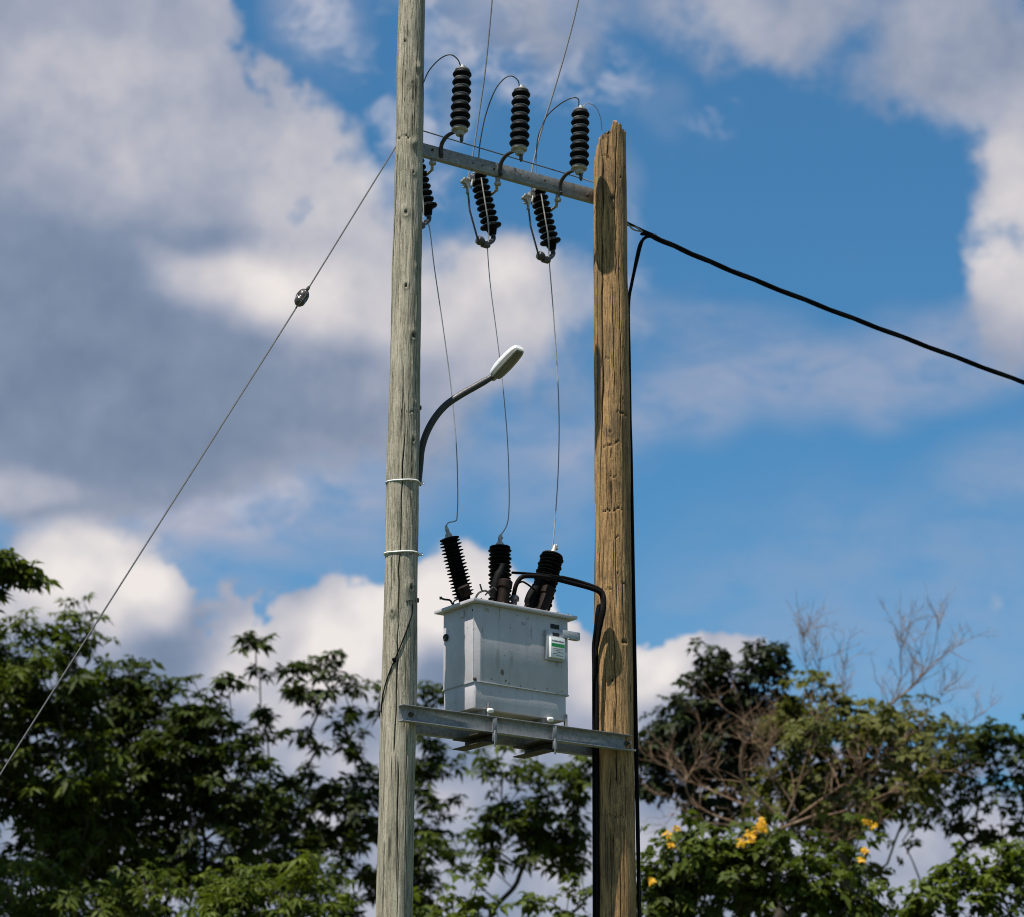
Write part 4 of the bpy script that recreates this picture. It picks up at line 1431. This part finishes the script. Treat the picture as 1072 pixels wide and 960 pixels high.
# right group
tree('evergreen_tree', 'very dark dense evergreen right of the brown pole with two rounded tops', 'tree', GT, 44,
     [(743, 704, 17, 20, 0, 1.5), (803, 698, 21, 20, 0, 1.5), (780, 712, 17, 11), (738, 738, 38, 24), (705, 762, 36, 24), (775, 748, 40, 26), (735, 785, 60, 40), (690, 800, 34, 36), (800, 760, 40, 40), (760, 830, 70, 30, 0, .5), (740, 960, 80, 100, 0, .3)],
     30, 745, (745, 850), M['leaf_ever'], BROAD, M['bark_dark'], 12, tips=[(812, 680), (796, 682), (740, 684), (752, 690)], per=6, spread=.17, up=.45)
tree('broadleaf_tree', 'olive green broad tree with a wide crown behind the bare twigs', 'tree', GT, 41,
     [(840, 790, 42, 38), (890, 765, 44, 26), (930, 775, 40, 28), (855, 765, 30, 16, -3, .7), (905, 764, 38, 16, -3, .8), (945, 790, 32, 20, -3, .6), (890, 835, 40, 14, -3, .35), (870, 820, 70, 40), (830, 760, 28, 22), (960, 770, 44, 18, 0, .8), (940, 820, 60, 40, 0, .8), (850, 725, 16, 14), (880, 745, 20, 12), (820, 840, 60, 30, 0, .7), (880, 855, 60, 26, 0, .8), (880, 960, 90, 90, 0, .3)],
     19, 890, (890, 880), M['leaf_olive'], BROAD, M['bark'], 13, tips=[(848, 712), (856, 716), (905, 742), (925, 748)], per=6, spread=.19, up=.6)
tree('broadleaf_tree', 'spreading tree at the right edge with a flat dark top and open sky below it', 'tree', GT, 43,
     [(1035, 772, 36, 15), (1005, 765, 26, 12), (1060, 795, 30, 18), (1015, 800, 40, 20, 0, .7), (985, 830, 46, 28, 0, .55), (1045, 835, 40, 30, 0, .5), (960, 845, 28, 20, 0, .5), (1020, 870, 24, 20, 0, .7), (1065, 880, 24, 26, 0, .6), (1100, 800, 40, 60), (1000, 785, 60, 16, 0, .7)],
     20, 1000, (972, 935), M['leaf_dark'], BROAD, M['bark_dark'], 14, tips=[(955, 738), (930, 765), (1052, 765), (945, 880), (1008, 860)], per=5, spread=.16, wig=.16, rmax=.13)
tree('shrub', 'bright green bush in the bottom right corner', 'shrub', 'shrubs along the bottom', 34,
     [(1010, 935, 44, 28), (1060, 925, 36, 34), (975, 950, 34, 20), (1030, 1000, 90, 50, 0, .5)], 26, 1020, (1020, 985), M['leaf_light'], BROAD, M['bark'], 15, tips=[(1000, 900), (1050, 888), (1065, 890)], per=5, spread=.17, up=.5)
fb = tree('flowering_bush', 'green bush with yellow flower clusters below the bare twigs, right of the brown pole', 'shrub', 'shrubs along the bottom', 34,
          [(715, 905, 46, 36), (770, 915, 50, 42), (820, 905, 44, 36), (870, 925, 46, 34), (700, 945, 50, 30), (900, 950, 30, 24), (800, 1000, 130, 50, 0, .5)], 26, 790, (790, 985), M['leaf_mid'], BROAD, M['bark'], 16,
          tips=[(790, 868), (705, 868), (850, 885), (905, 865), (760, 875)], per=6, spread=.18, up=.5)
rg = np.random.default_rng(31)
for (fx, fy, w_, n_) in ((786, 876, 6, 12), (797, 866, 6, 16), (776, 882, 3, 5), (908, 861, 2.2, 8), (916, 866, 2, 3), (707, 868, 1.5, 3), (699, 874, .8, 3), (703, 884, 1.5, 4), (682, 922, 2, 5), (904, 890, 1.5, 4), (901, 900, 1.5, 3)):
    c = at(fx, fy, 33.2)
    cs = [np.array(list(c + RGT * rg.normal(0, w_ * .55) / 74 + UPV * rg.normal(0, w_ * .5) / 74 + FWD * rg.normal(0, .08))) for _ in range(n_)]
    nn = rg.normal(0, 1, (n_, 3)) * .5 + np.array([0, -.5, .7])
    nn /= np.linalg.norm(nn, axis=1, keepdims=True)
    leaves_mesh('flower_cluster', np.array(cs), nn, M['petal'], fb, n=6, Ln=.06, Wd=.02, droop=(-.6, .3), rngs=rg)

# bare twiggy trees on the right
def bare_tree(label, depth, base_px, mains, seed, twig=9, rmax=.07, cat='tree', spread=1.0, tl=(.35, .9)):
    rg = np.random.default_rng(seed)
    root_p = at(base_px, 1200, depth); root_p.z = 0
    f0 = at(*mains[0][0], depth)
    root_p.y = f0.y
    root = empty('bare_tree', root_p, label, cat, GT)
    mb = MB()
    ppm = F / depth
    MB().tube(spline([root_p, root_p.lerp(f0, .5) + Vector((.15, 0, 0)), f0], 6), [.09] * 5 + [.065] * 8, 8).build('trunk', M['bark'], root)
    for pts in mains:
        dj = rg.normal(0, .35)
        q = spline([at(x_, y_, depth + dj * i / len(pts)) for i, (x_, y_) in enumerate(pts)], 6)
        n = len(q)
        r0 = rmax * (.5 + .12 * len(pts)) * .41
        mb.tube(q, [r0 * (1 - .86 * i / (n - 1)) for i in range(n)], 6)

        def sub(p, d, ln, r, lev):
            k = 5
            cur = p.copy(); pp = [cur.copy()]
            dd = d.copy()
            for i in range(k):
                dd = (dd + Vector(rg.normal(0, .16, 3)) + Vector((0, 0, .05))).normalized()
                cur = cur + dd * ln / k
                pp.append(cur.copy())
            mb.tube(pp, [r * (1 - .75 * i / k) for i in range(k + 1)], 5, caps=False)
            if lev > 0:
                for i in range(2, k + 1):
                    if rg.random() < .62:
                        a = (dd + Vector(rg.normal(0, .6, 3)) + Vector((0, 0, .2))).normalized()
                        sub(pp[i], a, ln * rg.uniform(.4, .7), r * .6, lev - 1)
        for j in range(twig):
            i = int(n * rg.uniform(.25, .97))
            i = min(i, n - 2)
            t = (q[i + 1] - q[i]).normalized()
            a = (t * .8 + Vector(rg.normal(0, .6, 3)) * spread + Vector((0, 0, .25))).normalized()
            sub(q[i], a, rg.uniform(*tl), max(r0 * (1 - .86 * i / n) * .6, .008), 2)
    mb.build('branches', M['bark_dead'], root, sharp=80)
    return root


bare_tree('tall bare grey twigs sticking up above the trees at the upper right', 42.5, 885,
          [[(880, 850), (905, 790), (925, 745), (960, 715), (975, 690), (982, 655), (978, 640)], [(925, 745), (950, 722), (985, 688), (1010, 672), (1030, 662)], [(890, 790), (862, 740), (858, 700), (850, 650)],
           [(890, 800), (880, 750), (885, 705), (880, 690)], [(900, 790), (940, 720), (942, 690), (945, 655)], [(900, 800), (960, 790), (1010, 760), (1030, 745)], [(905, 790), (975, 740), (990, 720)], [(862, 740), (845, 700), (840, 660)], [(905, 780), (925, 745), (965, 705), (955, 665)]], 5, 15, .032, tl=(.25, .6))
bare_tree('tangle of dry brown bare branches in front of the trees, left of the tall twigs', 38.6, 810,
          [[(810, 880), (790, 850), (750, 830), (715, 815), (700, 805)], [(810, 880), (830, 840), (845, 790), (850, 770), (858, 755)], [(815, 870), (870, 830), (920, 800), (960, 790)], [(820, 860), (780, 820), (775, 795), (780, 770), (778, 750)],
           [(810, 870), (860, 850), (900, 825), (925, 800), (938, 775)], [(800, 870), (740, 850), (718, 825), (728, 800), (738, 785)], [(830, 860), (880, 850), (930, 830), (985, 800)], [(800, 875), (770, 865), (735, 860), (700, 850)],
           [(820, 870), (815, 835), (803, 800), (798, 775)], [(835, 850), (810, 810), (790, 770)], [(850, 860), (890, 820), (905, 790)], [(805, 880), (830, 870), (880, 880), (925, 860)]], 6, 13, .055, tl=(.3, .75))

# ------------------------------------------------------------------ ground
m, nt, b, co = new_mat('dry_grass_ground')
c = nt.ramp(nt.noise(co, .25, 6, .6), [(.3, (.035, .05, .015)), (.55, (.055, .065, .022)), (.8, (.10, .08, .05))])
c = nt.mix(nt.mr(nt.noise(co, 14, 4), .4, .7, 0, .5), c, (.05, .06, .02, 1))
nt.l(c, b.inputs['Base Color'])
b.inputs['Roughness'].default_value = .95
nt.l(nt.bump(nt.noise(co, 6, 6), .5, .06), b.inputs['Normal'])
mb = MB()
rings = [0, 15, 30, 60, 120, 300, 900, 3000, 9000]
mb.add([(0, 20, 0)], [])
ng = 40
for r_ in rings[1:]:
    mb.add([(r_ * math.cos(2 * math.pi * k / ng), 20 + r_ * math.sin(2 * math.pi * k / ng), 0) for k in range(ng)], [])
fs = [(0, 1 + k, 1 + (k + 1) % ng) for k in range(ng)]
for i in range(len(rings) - 2):
    for k in range(ng):
        a, b_ = 1 + i * ng + k, 1 + i * ng + (k + 1) % ng
        fs.append((a, a + ng, b_ + ng, b_))
mb.f = fs
tag(mb.build('ground', m, loc=(0, 0, 0)), kind='structure')

# ------------------------------------------------------------------ sun and sky
SEL = R(68)
az = (-U * math.cos(R(9.5)) + N * math.sin(R(9.5)))
sdir = Vector((az.x * math.cos(SEL), az.y * math.cos(SEL), math.sin(SEL))).normalized()
sd_ = bpy.data.lights.new('sun', 'SUN')
sd_.energy = 4.9
sd_.angle = R(.5)
sd_.color = (1, .95, .87)
sun = bpy.data.objects.new('sun', sd_)
col.objects.link(sun)
sun.rotation_euler = sdir.to_track_quat('Z', 'Y').to_euler()
sun.location = (0, 0, 40)

w = bpy.data.worlds.new('World')
scene.world = w
w.use_nodes = True
for n_ in list(w.node_tree.nodes): w.node_tree.nodes.remove(n_)
nt = NT(w.node_tree)
tc = nt.n('ShaderNodeTexCoord')
dirv = nt.vmath('NORMALIZE', tc.outputs['Generated'])
sky = nt.n('ShaderNodeTexSky', sky_type='NISHITA')
sky.sun_disc = False
sky.sun_elevation = SEL
sky.sun_rotation = math.atan2(az.x, az.y)
sky.air_density = 1.0
sky.dust_density = .6
sky.ozone_density = 1.6
nt.l(dirv, sky.inputs[0])
sep = nt.n('ShaderNodeSeparateXYZ')
nt.l(dirv, sep.inputs[0])
azn = nt.math('MULTIPLY', nt.math('ARCTAN2', sep.outputs[0], sep.outputs[1]), 57.29578)
eln = nt.math('MULTIPLY', nt.math('ARCSINE', sep.outputs[2]), 57.29578)


def azel(px, py):
    d = ray(px, py).normalized()
    return math.degrees(math.atan2(d.x, d.y)), math.degrees(math.asin(d.z))


# ragged edges: bend the sky coordinates with two octaves of noise (noise lives on the direction itself)
w1 = nt.vmath('MULTIPLY', nt.vmath('SUBTRACT', nt.noise(dirv, 9, 2, .5, out='Color'), (.5, .5, .5)), (5.0, 5.0, 0))
w2 = nt.vmath('MULTIPLY', nt.vmath('SUBTRACT', nt.noise(dirv, 34, 5, .62, out='Color'), (.5, .5, .5)), (2.6, 2.6, 0))
cmb = nt.n('ShaderNodeCombineXYZ')
nt.l(azn, cmb.inputs[0]); nt.l(eln, cmb.inputs[1])
ae = nt.vmath('ADD', cmb.outputs[0], nt.vmath('ADD', w1, w2))
ae_soft = nt.vmath('ADD', cmb.outputs[0], w1)
DPP = .0232


def blobs_sum(lst, coord, start=0.0):
    tot = None
    for (px, py, rx, ry, wt, *rest) in lst:
        a, e = azel(px, py)
        rot = rest[0] if rest else 0
        d = nt.vmath('SUBTRACT', coord, (a, e, 0))
        if rot:
            vr = nt.n('ShaderNodeVectorRotate', rotation_type='Z_AXIS')
            nt.l(d, vr.inputs['Vector'])
            vr.inputs['Angle'].default_value = R(rot)
            d = vr.outputs[0]
        d = nt.vmath('MULTIPLY', d, (1 / (rx * DPP), 1 / (ry * DPP), 0))
        ln = nt.vmath('LENGTH', d, out=1)
        v = nt.mr(ln, 0.35, 1.25, wt, 0)
        tot = v if tot is None else nt.math('ADD', tot, v)
    return nt.math('ADD', tot, start)


# cover: where there is cloud (rot: positive turns the long side)
COVER = [
    (30, 260, 330, 330, 1.2), (200, 440, 250, 130, .9), (290, 250, 120, 150, .75), (120, 60, 190, 150, .85), (330, 310, 190, 80, .7), (250, 150, 110, 90, .5),
    (560, 340, 120, 80, .62), (450, 330, 120, 100, .6), (390, 210, 60, 50, .3), (400, 440, 130, 90, .55),
    (300, 45, 50, 50, -.8, 30), (370, 40, 50, 60, -.3), (322, 208, 22, 22, -.5), (420, 110, 60, 70, -.5), (320, 110, 30, 40, -.3),
    (530, 15, 120, 55, .62), (480, 110, 60, 45, .42), (590, 60, 60, 40, .36), (780, -30, 230, 70, .8, 0), (1010, 30, 130, 100, .75), (1085, 220, 75, 150, 1.1), (1070, 320, 60, 60, .45), (880, 140, 130, 90, -.3),
    (60, 640, 130, 62, 1.1), (160, 675, 80, 45, .75), (20, 530, 130, 45, .8), (240, 700, 100, 45, .5), (270, 580, 130, 45, -.45), (150, 740, 190, 50, 1.0), (240, 725, 80, 40, .5), (5, 700, 80, 50, .8), (370, 735, 90, 45, .8), (930, 790, 230, 32, .8),
    (520, 690, 160, 95, 1.2), (410, 670, 110, 55, 1.0), (320, 700, 70, 50, .8), (690, 712, 120, 70, 1.4), (680, 672, 45, 40, .6), (745, 700, 55, 34, .6), (600, 650, 60, 45, .45), (770, 735, 70, 40, .6), (500, 620, 70, 45, .5),
    (300, 900, 620, 150, 1.5), (850, 920, 330, 130, 1.5), (640, 830, 200, 90, 1.2),
]
LIGHT = [
    (130, 80, 170, 120, .20), (330, 180, 100, 100, .26), (360, 300, 210, 60, .36), (230, 290, 120, 40, .22), (560, 330, 100, 80, .26), (390, 180, 40, 70, .2), (300, 290, 60, 30, .1), (480, 330, 80, 60, .1),
    (90, 400, 270, 160, -.22), (30, 270, 120, 80, -.10), (220, 240, 90, 26, -.08),
    (700, 0, 140, 50, .18), (1060, 250, 80, 110, .40), (1040, 130, 90, 60, .16), (980, 10, 90, 50, .05),
    (60, 620, 130, 50, .50), (160, 660, 80, 40, .46), (20, 530, 90, 30, .25),
    (500, 640, 140, 70, .52), (330, 700, 80, 50, .45), (400, 670, 80, 50, .40), (690, 690, 120, 50, .52), (560, 610, 60, 40, .3), (620, 640, 60, 40, .2), (640, 740, 160, 40, .1),
    (300, 900, 600, 150, .12), (850, 920, 330, 130, .12),
]
VEIL = [
    (530, 20, 110, 70, .25), (480, 120, 60, 40, .10), (880, 395, 330, 50, .50, -7), (720, 350, 120, 40, .25), (540, 470, 120, 90, .32), (640, 440, 80, 60, .2), (1080, 470, 120, 50, .3, -8),
    (250, 620, 200, 90, .25), (180, 555, 300, 60, .55), (350, 500, 140, 70, .35), (350, 40, 70, 60, .4), (640, 240, 30, 80, .25), (680, 90, 40, 40, .15), (940, 640, 330, 160, .26), (200, 590, 200, 60, .12), (430, 180, 60, 50, .3),
]
fb_n = nt.noise(dirv, 22, 9, .60)
fb_b = nt.noise(dirv, 8.5, 4, .55)
dv = nt.vmath('DOT_PRODUCT', dirv, tuple(FWD), out=1)
cov = blobs_sum(COVER, ae, 0.0)
cov = nt.math('ADD', cov, nt.math('MULTIPLY', nt.math('SUBTRACT', fb_n, .5), 1.0))
cov = nt.math('ADD', cov, nt.math('MULTIPLY', nt.math('SUBTRACT', fb_b, .5), .45))
cov = nt.math('ADD', cov, nt.mr(dv, .90, .97, .45, 0))       # broken cloud over the rest of the sky
low = nt.mr(eln, azel(536, 640)[1], azel(536, 540)[1], 1, 0)
vor = nt.n('ShaderNodeTexVoronoi', feature='SMOOTH_F1')
nt.l(nt.vmath('ADD', dirv, nt.vmath('MULTIPLY', nt.noise(dirv, 60, 4, out='Color'), (.012, .012, .012))), vor.inputs['Vector'])
vor.inputs['Scale'].default_value = 42
vor.inputs['Smoothness'].default_value = .35
puff = nt.math('SUBTRACT', .45, vor.outputs['Distance'])
cov = nt.math('ADD', cov, nt.math('MULTIPLY', nt.math('MULTIPLY', puff, low), .65))
mask = nt.mix(low, nt.mr(cov, .06, .92), nt.mr(cov, .36, .66))
mask = nt.math('MULTIPLY', mask, .97)
veil = blobs_sum(VEIL, ae_soft, 0.0)
wisp = nt.noise(nt.mapping(dirv, (1, 1, 2.2)), 26, 8, .62, .3)
veil = nt.math('MULTIPLY', veil, nt.mr(wisp, .25, .65, .35, 1.25), clamp=True)
WISP = [(345, 35, 60, 60, .8), (520, 25, 110, 60, .9), (590, 70, 80, 50, .7), (480, 120, 50, 50, .6), (430, 180, 60, 60, .6), (740, 88, 30, 18, .5), (640, 290, 40, 90, .5), (380, 120, 40, 50, .5), (150, 560, 200, 40, .5)]
wf = nt.noise(nt.mapping(dirv, (1, 1, 1.5)), 42, 9, .66, .5)
wsp = nt.math('MULTIPLY', blobs_sum(WISP, ae, 0.0), nt.mr(wf, .44, .66), clamp=True)
wsp = nt.math('MULTIPLY', wsp, .8)
# light and dark of the cloud: soft patches, plus relief that brightens what faces up
lit = blobs_sum(LIGHT, ae_soft, .36)
up1 = nt.noise(dirv, 26, 7, .55)
up2 = nt.noise(nt.vmath('ADD', dirv, (-.006, 0, .012)), 26, 7, .55)
lit = nt.math('ADD', lit, nt.math('MULTIPLY', nt.math('SUBTRACT', up1, up2), .55))
lit = nt.math('ADD', lit, nt.math('MULTIPLY', nt.math('SUBTRACT', fb_n, .5), .12))
lit = nt.math('ADD', lit, nt.math('MULTIPLY', nt.math('MULTIPLY', puff, low), .50))
cl = nt.ramp(lit, [(0.0, (.165, .215, .320)), (.25, (.235, .290, .405)), (.5, (.41, .43, .52)), (.75, (.64, .615, .64)), (1.0, (.88, .82, .79))])
EXPO = .85
blue = nt.mix(1.0, sky.outputs[0], (.50, 1.03, 1.24, 1), 'MULTIPLY')
bs = .054
CS = 1.0 / (2 ** EXPO) / bs
clv = nt.vmath('MULTIPLY', cl, (CS, CS, CS))
skyv = nt.mix(veil, blue, (.40 * CS, .43 * CS, .55 * CS, 1))
skyv = nt.mix(wsp, skyv, (.62 * CS, .62 * CS, .70 * CS, 1))
mx = nt.mix(mask, skyv, clv)
bg = nt.n('ShaderNodeBackground')
nt.l(mx, bg.inputs[0])
bg.inputs[1].default_value = bs
ow = nt.n('ShaderNodeOutputWorld')
nt.l(bg.outputs[0], ow.inputs[0])

# ------------------------------------------------------------------ render settings
scene.view_settings.view_transform = 'Standard'
scene.view_settings.look = 'None'
scene.view_settings.exposure = EXPO
scene.view_settings.gamma = 1
scene.view_settings.use_curve_mapping = False
scene.render.engine = 'CYCLES'
scene.cycles.pixel_filter_type = 'BLACKMAN_HARRIS'
scene.cycles.filter_width = 1.0
scene.cycles.max_bounces = 6
scene.cycles.diffuse_bounces = 3
scene.cycles.transmission_bounces = 4
scene.cycles.use_denoising = True
